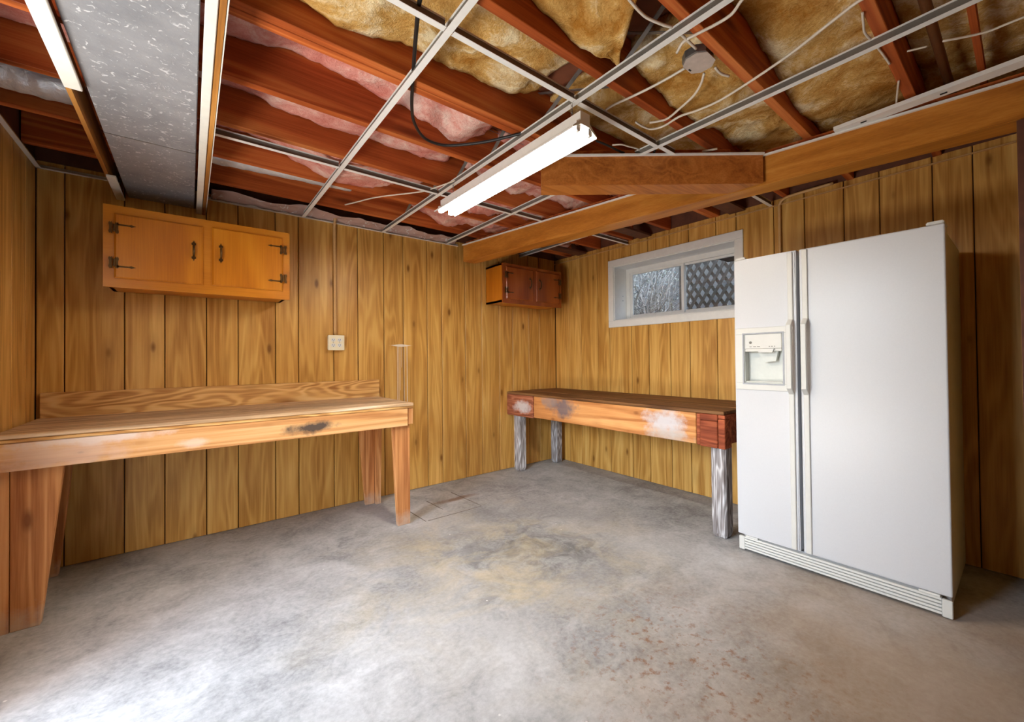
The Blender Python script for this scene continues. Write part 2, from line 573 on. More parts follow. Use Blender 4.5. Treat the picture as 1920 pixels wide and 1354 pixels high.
def tube_mat():
    m, nt, b = new_mat('fluorescent_glow')
    g = N(nt)
    b.inputs['Base Color'].default_value = (0.9, 0.9, 0.9, 1)
    nz = g.noise(g.vec((1, 1, 1)), 3, 1)
    g.lk(g.ramp(nz, [(0.2, (1.0, 0.90, 0.74)), (0.8, (1.0, 0.92, 0.77))]), b.inputs['Emission Color'])
    b.inputs['Emission Strength'].default_value = TUBE_EMIT
    return m


M['tube'] = tube_mat()

# ------------------------------------------------------------------ the setting
XL, YF, H = -3.978, -5.2, 2.27
PT = 2.315                       # top of the panelling
ZJ = 2.31                        # underside of the joists
ZD = 2.545                       # underside of the floor deck
box_floor = box('floor', XL - 0.1, 0.1, YF - 0.1, 0.1, -0.12, 0.0, M['concrete'], loc=(0, 0, 0))
tag(box_floor, 'stained grey concrete floor with straw and brown patches', 'floor', kind='structure')
ceil_o = box('ceiling', XL - 0.1, 0.1, YF - 0.1, 0.1, ZD, ZD + 0.04, M['deck'])
tag(ceil_o, 'dark wooden floor deck above the open ceiling joists', 'ceiling', kind='structure')


def plank_bm(bm, axis, a, b, z0, z1, face, sign):
    """a board between a and b along `axis` on a wall whose face is at `face`, front towards `sign`"""
    g_, c_, t_ = 0.0024, 0.0035, 0.011
    prof = [(a + g_, t_), (a + g_, 0.0035), (a + g_ + c_, 0.0), (b - g_ - c_, 0.0), (b - g_, 0.0035), (b - g_, t_)]

    def P(u, d, z):
        return Vector((u, face - sign * d, z)) if axis == 0 else Vector((face - sign * d, u, z))
    add_prism(bm, [P(u, d, z0) for u, d in prof], [P(u, d, z1) for u, d in prof])


def plank(parent, axis, a, b, z0, z1, face, sign):
    bm = bmesh.new()
    plank_bm(bm, axis, a, b, z0, z1, face, sign)
    return mesh_obj('plank', bm, M['panel'], parent)


wall_back = boxes('wall_back', [(XL - 0.1, 0.1, 0.012, 0.1, -0.05, ZJ)], M['groove'])
tag(wall_back, 'knotty wood plank panelled wall behind the orange cabinet and splayed-leg bench', 'wall', kind='structure')
sb = [-0.001, -0.255, -0.41, -0.634, -0.811, -1.026, -1.217, -1.470, -1.620, -1.848, -2.021, -2.238, -2.425, -2.674, -2.825, -3.05, -3.225, -3.436, -3.621, -3.869, XL]
for a, b_ in zip(sb[1:], sb[:-1]):
    plank(wall_back, 0, a, b_, 0.004, PT, 0.0, -1)

WY0, WY1, WZ0, WZ1 = -2.085, -0.875, 1.54, 2.09       # window opening
wall_right = boxes('wall_right', [(0.012, 0.30, WY1, 0.1, -0.05, ZJ), (0.012, 0.30, YF - 0.1, WY0, -0.05, ZJ),
                                  (0.012, 0.30, WY0, WY1, -0.05, WZ0), (0.012, 0.30, WY0, WY1, WZ1, ZJ)], M['groove'])
tag(wall_right, 'knotty wood plank panelled wall with the small white window', 'wall', kind='structure')
sr = [-0.001, -0.224, -0.406, -0.648, -0.811, -1.081, -1.279, -1.504, -1.691, -1.931, -2.094, -2.366, -2.564, -2.79, -2.972, -3.211, -3.372]
pat = [0.252, 0.165, 0.223, 0.18, 0.217, 0.19]
k = 0
while sr[-1] > YF + 0.1:
    sr.append(sr[-1] - pat[k % 6])
    k += 1
sr[-1] = YF
for a, b_ in zip(sr[1:], sr[:-1]):
    bm = bmesh.new()
    if b_ <= WY0 or a >= WY1:
        plank_bm(bm, 1, a, b_, 0.004, PT, 0.0, -1)
    else:
        plank_bm(bm, 1, a, b_, 0.004, WZ0, 0.0, -1)
        plank_bm(bm, 1, a, b_, WZ1, PT, 0.0, -1)
        if b_ > WY1:
            plank_bm(bm, 1, WY1, b_, WZ0, WZ1, 0.0, -1)
        if a < WY0:
            plank_bm(bm, 1, a, WY0, WZ0, WZ1, 0.0, -1)
    mesh_obj('plank', bm, M['panel'], wall_right)

DY0, DY1, DZ = -2.60, -1.45, 2.06                      # daylight doorway in the left wall
wall_left = boxes('wall_left', [(XL - 0.1, XL - 0.012, DY1, 0.1, -0.05, ZJ), (XL - 0.1, XL - 0.012, YF - 0.1, DY0, -0.05, ZJ),
                                (XL - 0.1, XL - 0.012, DY0, DY1, DZ, ZJ)], M['groove'])
tag(wall_left, 'wood plank panelled wall at the end of the splayed-leg bench', 'wall', kind='structure')
sl = [-0.001]
k = 0
while sl[-1] > YF + 0.1:
    sl.append(sl[-1] - pat[(k + 3) % 6])
    k += 1
sl[-1] = YF
for a, b_ in zip(sl[1:], sl[:-1]):
    bm = bmesh.new()
    if b_ <= DY0 or a >= DY1:
        plank_bm(bm, 1, a, b_, 0.004, PT, XL, 1)
    else:
        plank_bm(bm, 1, a, b_, DZ, PT, XL, 1)
        if b_ > DY1:
            plank_bm(bm, 1, DY1, b_, 0.004, DZ, XL, 1)
        if a < DY0:
            plank_bm(bm, 1, a, DY0, 0.004, DZ, XL, 1)
    mesh_obj('plank', bm, M['panel'], wall_left)
wall_rear = box('wall_rear', XL - 0.1, 0.1, YF - 0.1, YF, -0.05, ZD, M['panel'])
tag(wall_rear, 'wood panelled wall behind the photographer', 'wall', kind='structure')
wall_front = box('wall_front', -0.752, -0.002, -3.66, -3.547, 0.0, 2.10, M['groove'])
tag(wall_front, 'short dark panelled wall return beside the refrigerator', 'wall', kind='structure')
for a, b_ in ((-0.75, -0.50), (-0.50, -0.345), (-0.345, -0.12), (-0.12, -0.013)):
    plank(wall_front, 0, a, b_, 0.002, 2.10, -3.5355, 1)
box('corner_board', -0.770, -0.7535, -3.664, -3.536, 0.002, 2.10, M['sill'], wall_front)

# rim boards that close the joist ends above the panelling
rim_b = box('trim_1', XL - 0.1, 0.1, 0.0, 0.1, ZJ + 0.005, ZD, M['sill'])
tag(rim_b, 'dark rim board above the wall behind the orange cabinet', 'trim', kind='structure')
rim_r = box('trim_2', 0.005, 0.1, YF, -0.001, ZJ + 0.005, ZD, M['sill'])
tag(rim_r, 'dark rim board above the window wall', 'trim', kind='structure')
rim_l = box('trim_3', XL - 0.1, XL - 0.005, YF, -0.001, ZJ + 0.005, ZD, M['sill'])
tag(rim_l, 'dark rim board above the wall at the bench end', 'trim', kind='structure')


# white ceiling-grid wall angles
def angle_y0(name, x0, x1, label):
    o = boxes(name, [(x0, x1, -0.022, -0.001, H - 0.001, H + 0.001), (x0, x1, -0.0025, -0.0005, H, H + 0.022)], M['tee'])
    return tag(o, label, 'trim', kind='structure')


angle_y0('trim_4', -3.64, XL + 0.001, 'white metal ceiling angle on the wall left of the grey duct')
angle_y0('trim_5', -3.24, -1.30, 'white metal ceiling angle on the wall right of the grey duct')
o = boxes('trim_6', [(XL + 0.001, XL + 0.022, -3.6, -0.003, H - 0.001, H + 0.001)], M['tee'])
tag(o, 'white metal ceiling angle along the wall at the bench end', 'trim', kind='structure')
o = boxes('trim_7', [(-0.018, -0.001, -3.528, -0.003, H - 0.003, H + 0.002)], M['conduit'])
tag(o, 'thin tan ceiling angle along the window wall', 'trim', kind='structure')
# ------------------------------------------------------------------ window
win = empty('window_1', (0, (WY0 + WY1) / 2, WZ0), 'white framed sliding basement window with two panes', 'window', kind='structure')
cw = 0.066
boxes('casing', [(-0.014, 0.001, WY0 - cw, WY1 + cw, WZ1, WZ1 + cw), (-0.014, 0.001, WY0 - cw, WY1 + cw, WZ0 - cw, WZ0),
                 (-0.014, 0.001, WY0 - cw, WY0, WZ0, WZ1), (-0.014, 0.001, WY1, WY1 + cw, WZ0, WZ1)], M['vinyl'], win, 0.003)
XW = 0.2
boxes('jamb', [(0.0, XW + 0.05, WY0 - 0.004, WY0 + 0.008, WZ0, WZ1), (0.0, XW + 0.05, WY1 - 0.008, WY1 + 0.004, WZ0, WZ1),
               (0.0, XW + 0.05, WY0, WY1, WZ1 - 0.008, WZ1 + 0.004)], M['vinyl'], win)
box('window_sill', 0.0, XW + 0.06, WY0, WY1, WZ0 - 0.004, WZ0 + 0.008, M['vinyl'], win)
fy0, fy1, fz0, fz1 = WY0 + 0.008, WY1 - 0.008, WZ0 + 0.008, WZ1 - 0.008
fw = 0.045
boxes('window_frame', [(XW - 0.01, XW + 0.05, fy0, fy1, fz1 - fw, fz1), (XW - 0.01, XW + 0.05, fy0, fy1, fz0, fz0 + fw * 0.7),
                       (XW - 0.01, XW + 0.05, fy1 - fw, fy1, fz0 + fw * 0.7, fz1 - fw), (XW - 0.01, XW + 0.05, fy0, fy0 + fw, fz0 + fw * 0.7, fz1 - fw)], M['vinyl'], win)
ym = -1.515
for (ya, yb, xo, nm) in ((ym - 0.012, fy1 - fw, 0.0, 'near'), (fy0 + fw, ym + 0.012, 0.022, 'far')):
    za, zb = fz0 + fw * 0.7, fz1 - fw
    s = 0.026
    sash = boxes('sash', [(XW + xo, XW + xo + 0.018, ya, yb, zb - s * 0.7, zb), (XW + xo, XW + xo + 0.018, ya, yb, za, za + s),
                          (XW + xo, XW + xo + 0.018, ya, ya + s, za + s, zb - s * 0.7), (XW + xo, XW + xo + 0.018, yb - s, yb, za + s, zb - s * 0.7)], M['vinyl'], win)
    box('pane', XW + xo + 0.007, XW + xo + 0.011, ya + s, yb - s, za + s, zb - s * 0.7, M['glass'], sash)
for yy, zz in ((-0.888, 1.80), (-0.888, 1.755)):
    bm = bmesh.new()
    add_tube(bm, [Vector((0.13, WY1 - 0.0075, zz)), Vector((0.13, WY1 - 0.011, zz))], 0.006, 8)
    mesh_obj('screw_plug', bm, M['fridge_grey'], win)

# doorway that lets the daylight in (beside the photographer)
d1 = empty('door_1', (XL, (DY0 + DY1) / 2, 0), 'white cased doorway open to daylight', 'door', kind='structure')
boxes('door_casing', [(XL - 0.11, XL + 0.012, DY0 - 0.06, DY0, 0, DZ + 0.06), (XL - 0.11, XL + 0.012, DY1, DY1 + 0.06, 0, DZ + 0.06),
                      (XL - 0.11, XL + 0.012, DY0, DY1, DZ, DZ + 0.06)], M['strip'], d1)
dl = box('door_leaf', XL - 0.17, XL - 0.125, DY0 - 1.2, DY0 - 0.07, 0.01, DZ - 0.01, M['vinyl'], d1)
tube('handle', [(XL - 0.171, DY0 - 1.12, 1.0), (XL - 0.22, DY0 - 1.12, 1.0), (XL - 0.225, DY0 - 1.03, 1.0)], 0.009, M['steel'], dl)

# outdoors: patio by the doorway, soil beyond the window
o = box('ground', -9.0, XL - 0.1, -8.0, 3.0, -0.12, -0.01, M['patio'])
tag(o, 'pale concrete patio outside the doorway', 'ground', kind='structure')
o = box('ground', 0.31, 5.0, -6.0, 3.0, 1.30, 1.44, M['soil'])
tag(o, 'dry soil outside the small window', 'ground', kind='structure')

# scored lines on the floor beside the splayed-leg bench
for (a, b_) in (((800, 940), (830.5, 955.4)), ((846, 923.5), (902.6, 948.3)), ((765.5, 957.8), (798.6, 977.9)), ((803, 976.7), (902, 949.5))):
    p, q = at(*a, 2, 0.0), at(*b_, 2, 0.0)
    dr = (q - p).normalized()
    nn = Vector((-dr.y, dr.x, 0)) * 0.0035
    bm = bmesh.new()
    up = Vector((0, 0, 0.0006))
    add_prism(bm, [p + nn, p - nn, q - nn * 0.6, q + nn * 0.6], [p + nn + up, p - nn + up, q - nn * 0.6 + up, q + nn * 0.6 + up])
    mesh_obj('floor_score', bm, M['score'], box_floor)

# ------------------------------------------------------------------ joists
JG = 'wooden floor joists across the open ceiling'
joists = [(-0.26, 'reddish wooden joist closest to the wall with the outlet'),
          (-0.69, 'reddish wooden joist with a silver foil pipe tucked behind it'),
          (-1.10, 'reddish wooden joist second from the doubled joist towards the outlet wall'),
          (-1.51, 'reddish wooden joist next to the doubled joist with pink batts on both sides'),
          (-2.455, 'reddish wooden joist passing above the near end of the shop light'),
          (-2.83, 'reddish wooden joist that carries the junction box'),
          (-3.235, 'reddish wooden joist beside the brown pipe above the refrigerator'),
          (-3.64, 'reddish wooden joist above the photographer')]
jx0, jx1 = XL + 0.002, -0.002
proto = None
for y, JL in joists:
    if proto is None:
        proto = box('floor_joist', jx0, jx1, y - 0.019, y + 0.019, ZJ, ZD - 0.002, M['joist'], None, 0.002)
        tag(proto, JL, 'joist', JG)
    else:
        c = proto.copy()
        c['label'] = JL
        link(c, None, ((jx0 + jx1) / 2, y, (ZJ + ZD - 0.002) / 2))
dj = empty('doubled_joist', (-2, -1.93, ZJ), 'doubled reddish brown joist with a dark crack between its two boards', 'joist', JG)
box('board', jx0, jx1, -1.9285, -1.8905, ZJ, ZD - 0.002, M['joist'], dj, 0.002)
box('board', jx0, jx1, -1.9695, -1.9315, ZJ, ZD - 0.002, M['joist'], dj, 0.002)

# steel bridging straps between the joists
BG = 'steel bridging straps between the joists'
SB = {round(k_ * 50): v for k_, v in ((-0.95, 'in the bay beside the foil pipe joist'), (-1.79, 'in the bay beyond the far cross tees'), (-2.61, 'one bay short of the doubled joist'),
      (-3.42, 'on the outlet side of the doubled joist'), (-4.365, 'on the window side of the doubled joist'), (-5.285, 'in the bay of the junction box'),
      (-6.065, 'in the bay past the junction box joist'))}
rows = sorted([-0.26, -0.69, -1.10, -1.51, -1.91, -2.455, -2.83, -3.235])
for a, b_ in zip(rows[:-1], rows[1:]):
    if b_ == -1.91 or a == -1.91:
        a2, b2 = (a + 0.06 if a == -1.91 else a, b_)
        if b_ == -1.91:
            b2 = -1.95
    else:
        a2, b2 = a, b_
    for sgn in (0, 1):
        x = -1.965 + 0.03 * sgn
        z0, z1 = (ZJ + 0.012, ZD - 0.02) if sgn else (ZD - 0.02, ZJ + 0.012)
        ya, yb = a2 + 0.0215, b2 - 0.0215
        d = Vector((0, yb - ya, z1 - z0)).normalized()
        nrm = Vector((0, -d.z, d.y)) * 0.0012
        bm = bmesh.new()
        q = [Vector((x - 0.010, ya, z0)), Vector((x + 0.010, ya, z0)), Vector((x + 0.010, yb, z1)), Vector((x - 0.010, yb, z1))]
        add_prism(bm, [p + nrm for p in q], [p - nrm for p in q])
        o = mesh_obj('bridging_strap', bm, M['steel'])
        tag(o, 'thin grey steel strap slanting ' + SB[min(SB, key=lambda k_: abs(k_ - (a + b_) * 50))], 'strap', BG)


# ------------------------------------------------------------------ insulation batts
BL_used = []
BL = []
for bay in ('in the bay with the foil pipe behind the joist', 'in the bay beyond the far cross tees', 'one bay short of the doubled joist',
            'against the doubled joist', 'against the doubled joist', 'in the bay with the junction box',
            'in the bay just past the junction box joist'):
    BL += [bay + ', duct side', bay + ', window side']
BL += ['in the bay of the brown pipe']
def batt(x0, x1, y0, y1, prof, col, seed, droop=0.0, tip=None, amp=0.016):
    lab = BL[len(BL_used)]
    BL_used.append(lab)
    """a fibreglass batt pushed up between two joists; prof = [(x, z of its underside)]"""
    nx, ny = max(10, int((x1 - x0) / 0.022)), 16
    prof = sorted(prof)

    def zb(x):
        if x <= prof[0][0]:
            return prof[0][1]
        for (xa, za), (xb, zb_) in zip(prof[:-1], prof[1:]):
            if x <= xb:
                t = (x - xa) / (xb - xa)
                t = t * t * (3 - 2 * t)
                return za + (zb_ - za) * t
        return prof[-1][1]
    bm = bmesh.new()
    bot, top = [], []
    for i in range(nx + 1):
        rb, rt = [], []
        for j in range(ny + 1):
            u, v = i / nx, j / ny
            ex = noise.noise(Vector((0.0, v * 5, seed * 3.1))) * 0.03
            x = x0 + (x1 - x0) * u + ex * (1 - abs(2 * u - 1)) ** 0 * (1 if u in (0, 1) else abs(2 * u - 1) ** 6)
            y = y0 + (y1 - y0) * v
            if tip and u > 1 - tip[0]:
                k_ = (u - (1 - tip[0])) / tip[0]
                yt = y0 + (y1 - y0) * tip[1]
                y = y + (yt - y) * k_ * 0.96
            n_ = noise.fractal(Vector((x * 7.0, y * 9.0, seed)), 0.6, 2.1, 5) * amp * 1.1
            n_ += noise.noise(Vector((x * 1.7, y * 2.0, seed + 9))) * amp * 1.2
            edge = (abs(2 * v - 1)) ** 5
            endz = abs(2 * u - 1) ** 14 * 0.02
            z = zb(x) + n_ + edge * (0.010 + 0.022 * noise.noise(Vector((x * 3.1, v * 2, seed + 4)))) + endz - droop * (1 - edge) * 0.5
            z = min(max(z, H + 0.012), ZD - 0.03)
            rb.append(bm.verts.new((x, y, z)))
            rt.append(bm.verts.new((x, y, ZD - 0.006)))
        bot.append(rb)
        top.append(rt)
    for i in range(nx):
        for j in range(ny):
            bm.faces.new((bot[i][j], bot[i][j + 1], bot[i + 1][j + 1], bot[i + 1][j]))
            bm.faces.new((top[i][j], top[i + 1][j], top[i + 1][j + 1], top[i][j + 1]))
        bm.faces.new((bot[i][0], bot[i + 1][0], top[i + 1][0], top[i][0]))
        bm.faces.new((bot[i][ny], top[i][ny], top[i + 1][ny], bot[i + 1][ny]))
    for j in range(ny):
        bm.faces.new((bot[0][j], top[0][j], top[0][j + 1], bot[0][j + 1]))
        bm.faces.new((bot[nx][j], bot[nx][j + 1], top[nx][j + 1], top[nx][j]))
    o = mesh_obj('insulation_batt', bm, M[col], smooth=True)
    if col == 'pink':
        tag(o, 'pink fibreglass batt ' + lab, 'insulation', 'pink batts between the joists')
    else:
        tag(o, 'yellow fibreglass batt ' + lab, 'insulation', 'yellow batts between the joists')
    return o


e = 0.021
xa, xz = XL + 0.01, -0.01
batt(xa, -2.02, -0.69 + e, -0.26 - e, [(-3.9, 2.505), (-2.1, 2.50)], 'pink', 1.0, amp=0.008)
batt(-1.88, xz, -0.69 + e, -0.26 - e, [(-1.9, 2.42), (-1.6, 2.35), (-1.35, 2.37), (0, 2.42)], 'pink', 1.7, amp=0.03)
batt(xa, -2.02, -1.10 + e, -0.69 - e, [(-3.9, 2.48), (-2.95, 2.47), (-2.80, 2.38), (-2.66, 2.325), (-2.37, 2.35), (-2.1, 2.43)], 'pink', 2.0)
batt(-1.88, xz, -1.10 + e, -0.69 - e, [(-1.9, 2.44), (-1.55, 2.36), (-1.2, 2.40), (0, 2.43)], 'pink', 2.6, amp=0.03)
batt(xa, -2.02, -1.51 + e, -1.10 - e, [(-3.9, 2.44), (-3.2, 2.468), (-2.72, 2.44), (-2.1, 2.44)], 'pink', 3.0)
batt(-1.88, xz, -1.51 + e, -1.10 - e, [(-1.9, 2.45), (-1.5, 2.38), (-1.2, 2.42), (0, 2.44)], 'pink', 3.4, amp=0.03)
batt(xa, -2.02, -1.888, -1.51 - e, [(-3.9, 2.44), (-3.2, 2.468), (-2.9, 2.492), (-2.5, 2.458), (-2.35, 2.42), (-2.18, 2.38), (-2.03, 2.44)], 'pink', 4.2)
batt(-1.88, xz, -1.888, -1.51 - e, [(-1.9, 2.46), (-1.5, 2.42), (-1.1, 2.38), (0, 2.44)], 'pink', 4.8, amp=0.03)
batt(xa, -2.00, -2.455 + e, -1.9695 - 0.002, [(-3.9, 2.40), (-3.1, 2.375), (-2.9, 2.375), (-2.62, 2.43), (-2.15, 2.43), (-2.05, 2.47)], 'yellow', 5.0)
batt(-1.86, xz, -2.455 + e, -1.9695 - 0.002, [(-1.86, 2.5), (-1.5, 2.5), (0, 2.48)], 'yellow', 5.5)
batt(xa, -2.02, -2.83 + e, -2.455 - e, [(-3.9, 2.42), (-2.6, 2.42), (-2.33, 2.38), (-2.06, 2.30)], 'yellow', 6.0, tip=(0.10, 0.86))
batt(-1.86, xz, -2.83 + e, -2.455 - e, [(-1.9, 2.40), (-1.72, 2.385), (-1.5, 2.35), (-1.3, 2.36), (-1.0, 2.40), (0, 2.42)], 'yellow', 6.6, amp=0.02)
batt(xa, -2.02, -3.235 + e, -2.83 - e, [(-3.9, 2.45), (-2.0, 2.5)], 'yellow', 7.0)
batt(-1.88, xz, -3.235 + e, -2.83 - e, [(-1.85, 2.51), (-1.7, 2.50), (-1.38, 2.435), (-1.05, 2.375), (-0.75, 2.38), (0, 2.42)], 'yellow', 7.7)
batt(xa, xz, -3.64 + e, -3.235 - e, [(-3.9, 2.46), (0, 2.44)], 'yellow', 8.3)

# ------------------------------------------------------------------ boxed beams
BX = lambda y: -1.264 + (-0.164 - y) * 0.1539          # left face of the long beam
BZ0 = 2.11
by0, by1 = -5.15, -0.075
beam = empty('ceiling_beam', (BX(-2), -2, BZ0), 'long orange wood-veneered boxed beam passing above the refrigerator', 'beam')


def beam_bm(y0, y1, d0, d1, z0, z1):
    bm = bmesh.new()
    q = [(BX(y0) + d0, y0), (BX(y0) + d1, y0), (BX(y1) + d1, y1), (BX(y1) + d0, y1)]
    add_prism(bm, [Vector((x, y, z0)) for x, y in q], [Vector((x, y, z1)) for x, y in q])
    return bm


mesh_obj('veneer_side', beam_bm(by0, by1, 0.0, 0.006, BZ0 + 0.004, H), M['beam'], beam)
mesh_obj('veneer_bottom', beam_bm(by0, by1, 0.002, 0.133, BZ0, BZ0 + 0.0035), M['beam'], beam)
mesh_obj('veneer_side', beam_bm(by0, by1, 0.129, 0.135, BZ0 + 0.004, H), M['beam'], beam)
mesh_obj('beam_core', beam_bm(by0, by1, 0.03, 0.125, BZ0 + 0.006, ZJ - 0.001), M['joist'], beam)
mesh_obj('white_edge_trim', beam_bm(-5.1, by1, -0.014, 0.008, H - 0.004, H + 0.005), M['tee'], beam)

P0, P1 = Vector((-0.905, -2.645)), Vector((-1.838, -1.871))      # front edge of the short diagonal beam
ax = (P1 - P0).normalized()
nb = Vector((-ax.y, ax.x))
if nb.y < 0:
    nb = -nb
dbeam = empty('ceiling_beam', (P1.x, P1.y, BZ0), 'short veneered boxed beam running diagonally from the long beam towards the shop light', 'beam')


def dbeam_bm(s0, s1, d0, d1, z0, z1):
    bm = bmesh.new()
    q = [P0 + ax * s0 + nb * d0, P0 + ax * s0 + nb * d1, P0 + ax * s1 + nb * d1, P0 + ax * s1 + nb * d0]
    add_prism(bm, [Vector((p.x, p.y, z0)) for p in q], [Vector((p.x, p.y, z1)) for p in q])
    return bm


LD_ = (P1 - P0).length
mesh_obj('veneer_side', dbeam_bm(0.003, LD_, 0.0, 0.006, BZ0 + 0.004, H), M['beam_x'], dbeam)
bm = bmesh.new()
q = [P0 + ax * 0.012 + nb * 0.001, P0 + ax * 0.128 + nb * 0.134, P0 + ax * LD_ + nb * 0.134, P0 + ax * LD_ + nb * 0.001]
add_prism(bm, [Vector((p.x, p.y, BZ0)) for p in q], [Vector((p.x, p.y, BZ0 + 0.0035)) for p in q])
mesh_obj('veneer_bottom', bm, M['beam_x'], dbeam)
mesh_obj('veneer_side', dbeam_bm(0.13, LD_, 0.129, 0.135, BZ0 + 0.004, H), M['beam_x'], dbeam)
mesh_obj('veneer_end', dbeam_bm(LD_ - 0.006, LD_ - 0.0005, 0.0065, 0.1285, BZ0 + 0.004, H), M['beam_x'], dbeam)
mesh_obj('beam_core', dbeam_bm(0.17, LD_ - 0.01, 0.02, 0.12, BZ0 + 0.006, ZJ - 0.001), M['joist'], dbeam)
mesh_obj('white_edge_trim', dbeam_bm(0.0, LD_ - 0.1, -0.014, 0.008, H - 0.004, H + 0.005), M['tee'], dbeam)

# white channel lying askew along the top of the long beam
bm = bmesh.new()
c0, c1 = Vector((-0.842, -2.955, H + 0.006)), Vector((-0.885, -4.6, H + 0.012))
sw = Vector((0.031, 0, 0))
add_prism(bm, [c0 - sw * 1.0, c0 + sw * 0.9, c0 + sw * 0.9 + Vector((0, 0, 0.018)), c0 - sw + Vector((0, 0, 0.018))],
          [c1 - sw, c1 + sw, c1 + sw + Vector((0, 0, 0.018)), c1 - sw + Vector((0, 0, 0.018))])
o = mesh_obj('metal_channel', bm, M['tee'])
tag(o, 'loose white metal channel lying on top of the long beam', 'channel')
for yy in (-3.08, -3.35):
    box('slot', -0.856, -0.85, yy, yy + 0.022, H + 0.003, H + 0.0065, M['dark'], o)

# ------------------------------------------------------------------ suspended ceiling grid
TG = 'white metal tees of the suspended ceiling grid'


def tee_parts(o, x0, x1, y0, y1):
    """galvanised web and white top bulb over the painted flange"""
    if x1 - x0 > y1 - y0:
        yc = (y0 + y1) / 2
        box('web', x0, x1, yc - 0.0015, yc + 0.0015, H + 0.0012, H + 0.029, M['web'], o)
        box('bulb', x0, x1, yc - 0.004, yc + 0.004, H + 0.0292, H + 0.035, M['tee'], o)
    else:
        xc = (x0 + x1) / 2
        box('web', xc - 0.0015, xc + 0.0015, y0, y1, H + 0.0012, H + 0.029, M['web'], o)
        box('bulb', xc - 0.004, xc + 0.004, y0, y1, H + 0.0292, H + 0.035, M['tee'], o)


def tee_y(x, y0, y1, label):
    o = box('ceiling_tee', x - 0.012, x + 0.012, y0, y1, H - 0.0005, H + 0.001, M['tee'])
    tee_parts(o, x - 0.012, x + 0.012, y0, y1)
    return tag(o, label, 'ceiling tee', TG)


def tee_x(y, x0, x1, label):
    o = box('ceiling_tee', x0, x1, y - 0.012, y + 0.012, H - 0.0005, H + 0.001, M['tee'])
    tee_parts(o, x0, x1, y - 0.012, y + 0.012)
    return tag(o, label, 'ceiling tee', TG)


tee_y(-2.642, -4.6, -0.024, 'white ceiling-grid tee ending on the wall above the four-socket outlet')
tee_y(-2.03, -4.6, -0.024, 'white ceiling-grid tee directly above the shop light')
tee_y(-1.425, -4.6, -0.024, 'white ceiling-grid tee crossing above the short diagonal beam')
tee_y(-0.55, -1.02, -0.024, 'short white ceiling-grid tee hidden behind the long beam near the corner cabinet')
for (y, tag_) in ((-1.05, 'far from the diagonal beam'), (-2.325, 'in line with the diagonal beam')):
    tee_x(y, -3.22, -2.657, 'white cross tee starting at the duct edging, ' + tag_)
    tee_x(y, -2.627, -2.045, 'white cross tee meeting the tee above the light, ' + tag_)
    tee_x(y, -2.015, -1.44, 'white cross tee between shop light and long beam, ' + tag_)
tee_x(-1.07, -1.41, BX(-1.07) - 0.015, 'bent little cross tee that meets the long beam behind the shop light')
tee_x(-2.335, -1.41, -1.275, 'little cross tee stub resting on the diagonal beam')
tee_x(-1.07, BX(-1.07) + 0.14, -0.025, 'white cross tee from long beam to wall above the window')
tee_x(-2.36, BX(-2.36) + 0.14, -0.025, 'white cross tee from long beam to wall beside the conduit')

# ------------------------------------------------------------------ main duct with its wooden edging
duct = box('air_duct', -3.605, -3.288, -5.1, -0.012, 2.19, ZJ - 0.003, M['duct'], None, 0.003)
tag(duct, 'large grey speckled sheet-metal air duct under the joists', 'duct')
boxes('duct_seam', [(-3.606, -3.287, -0.955, -0.950, 2.1885, 2.1905)], M['steel'], duct)
edge_l = empty('duct_edging', (-3.63, -1.5, 2.17), 'broken white painted wooden edging along the duct nearest the foil pipe', 'trim board')
box('edging_board', -3.66, -3.645, -5.1, -0.012, 2.172, ZJ - 0.002, M['bare'], edge_l)
box('white_strip', -3.658, -3.612, -5.1, -1.36, 2.158, 2.1715, M['strip'], edge_l, 0.002)
box('white_strip', -3.654, -3.616, -0.44, -0.03, 2.158, 2.1715, M['strip'], edge_l, 0.002)
edge_r = empty('duct_edging', (-3.25, -1.5, 2.17), 'unbroken white painted wooden edging on the duct side facing the shop light', 'trim board')
box('edging_board', -3.2475, -3.232, -5.1, -0.012, 2.158, ZJ - 0.002, M['bare'], edge_r)
box('white_strip', -3.279, -3.25, -5.1, -0.012, 2.158, 2.1715, M['strip'], edge_r, 0.002)
box('white_strip', -3.2305, -3.227, -5.1, -0.012, 2.16, 2.24, M['strip'], edge_r)


def crinkled(name, p0, p1, r, label):
    bm = bmesh.new()
    n, seg = 60, 24
    p0, p1 = Vector(p0), Vector(p1)
    rings = []
    for i in range(n + 1):
        p = p0.lerp(p1, i / n)
        rg = []
        for k_ in range(seg):
            a = 2 * math.pi * k_ / seg
            rr = r * (1 + 0.10 * noise.noise(Vector((p.x * 26, math.cos(a) * 2.5, math.sin(a) * 2.5))))
            rg.append(bm.verts.new(p + Vector((0, math.cos(a) * rr, math.sin(a) * rr))))
        rings.append(rg)
    for i in range(n):
        for k_ in range(seg):
            bm.faces.new((rings[i][k_], rings[i][(k_ + 1) % seg], rings[i + 1][(k_ + 1) % seg], rings[i + 1][k_]))
    bm.faces.new(rings[0][::-1])
    bm.faces.new(rings[-1])
    o = mesh_obj(name, bm, M['flex'], smooth=True)
    return tag(o, label, 'pipe')


crinkled('foil_pipe', (XL + 0.012, -0.895, 2.375), (-3.663, -0.895, 2.375), 0.074, 'crinkled silver foil pipe between wall and duct edging')
crinkled('foil_pipe', (-3.222, -0.565, 2.372), (-2.45, -0.56, 2.40), 0.056, 'crinkled silver foil pipe running behind a joist away from the duct')

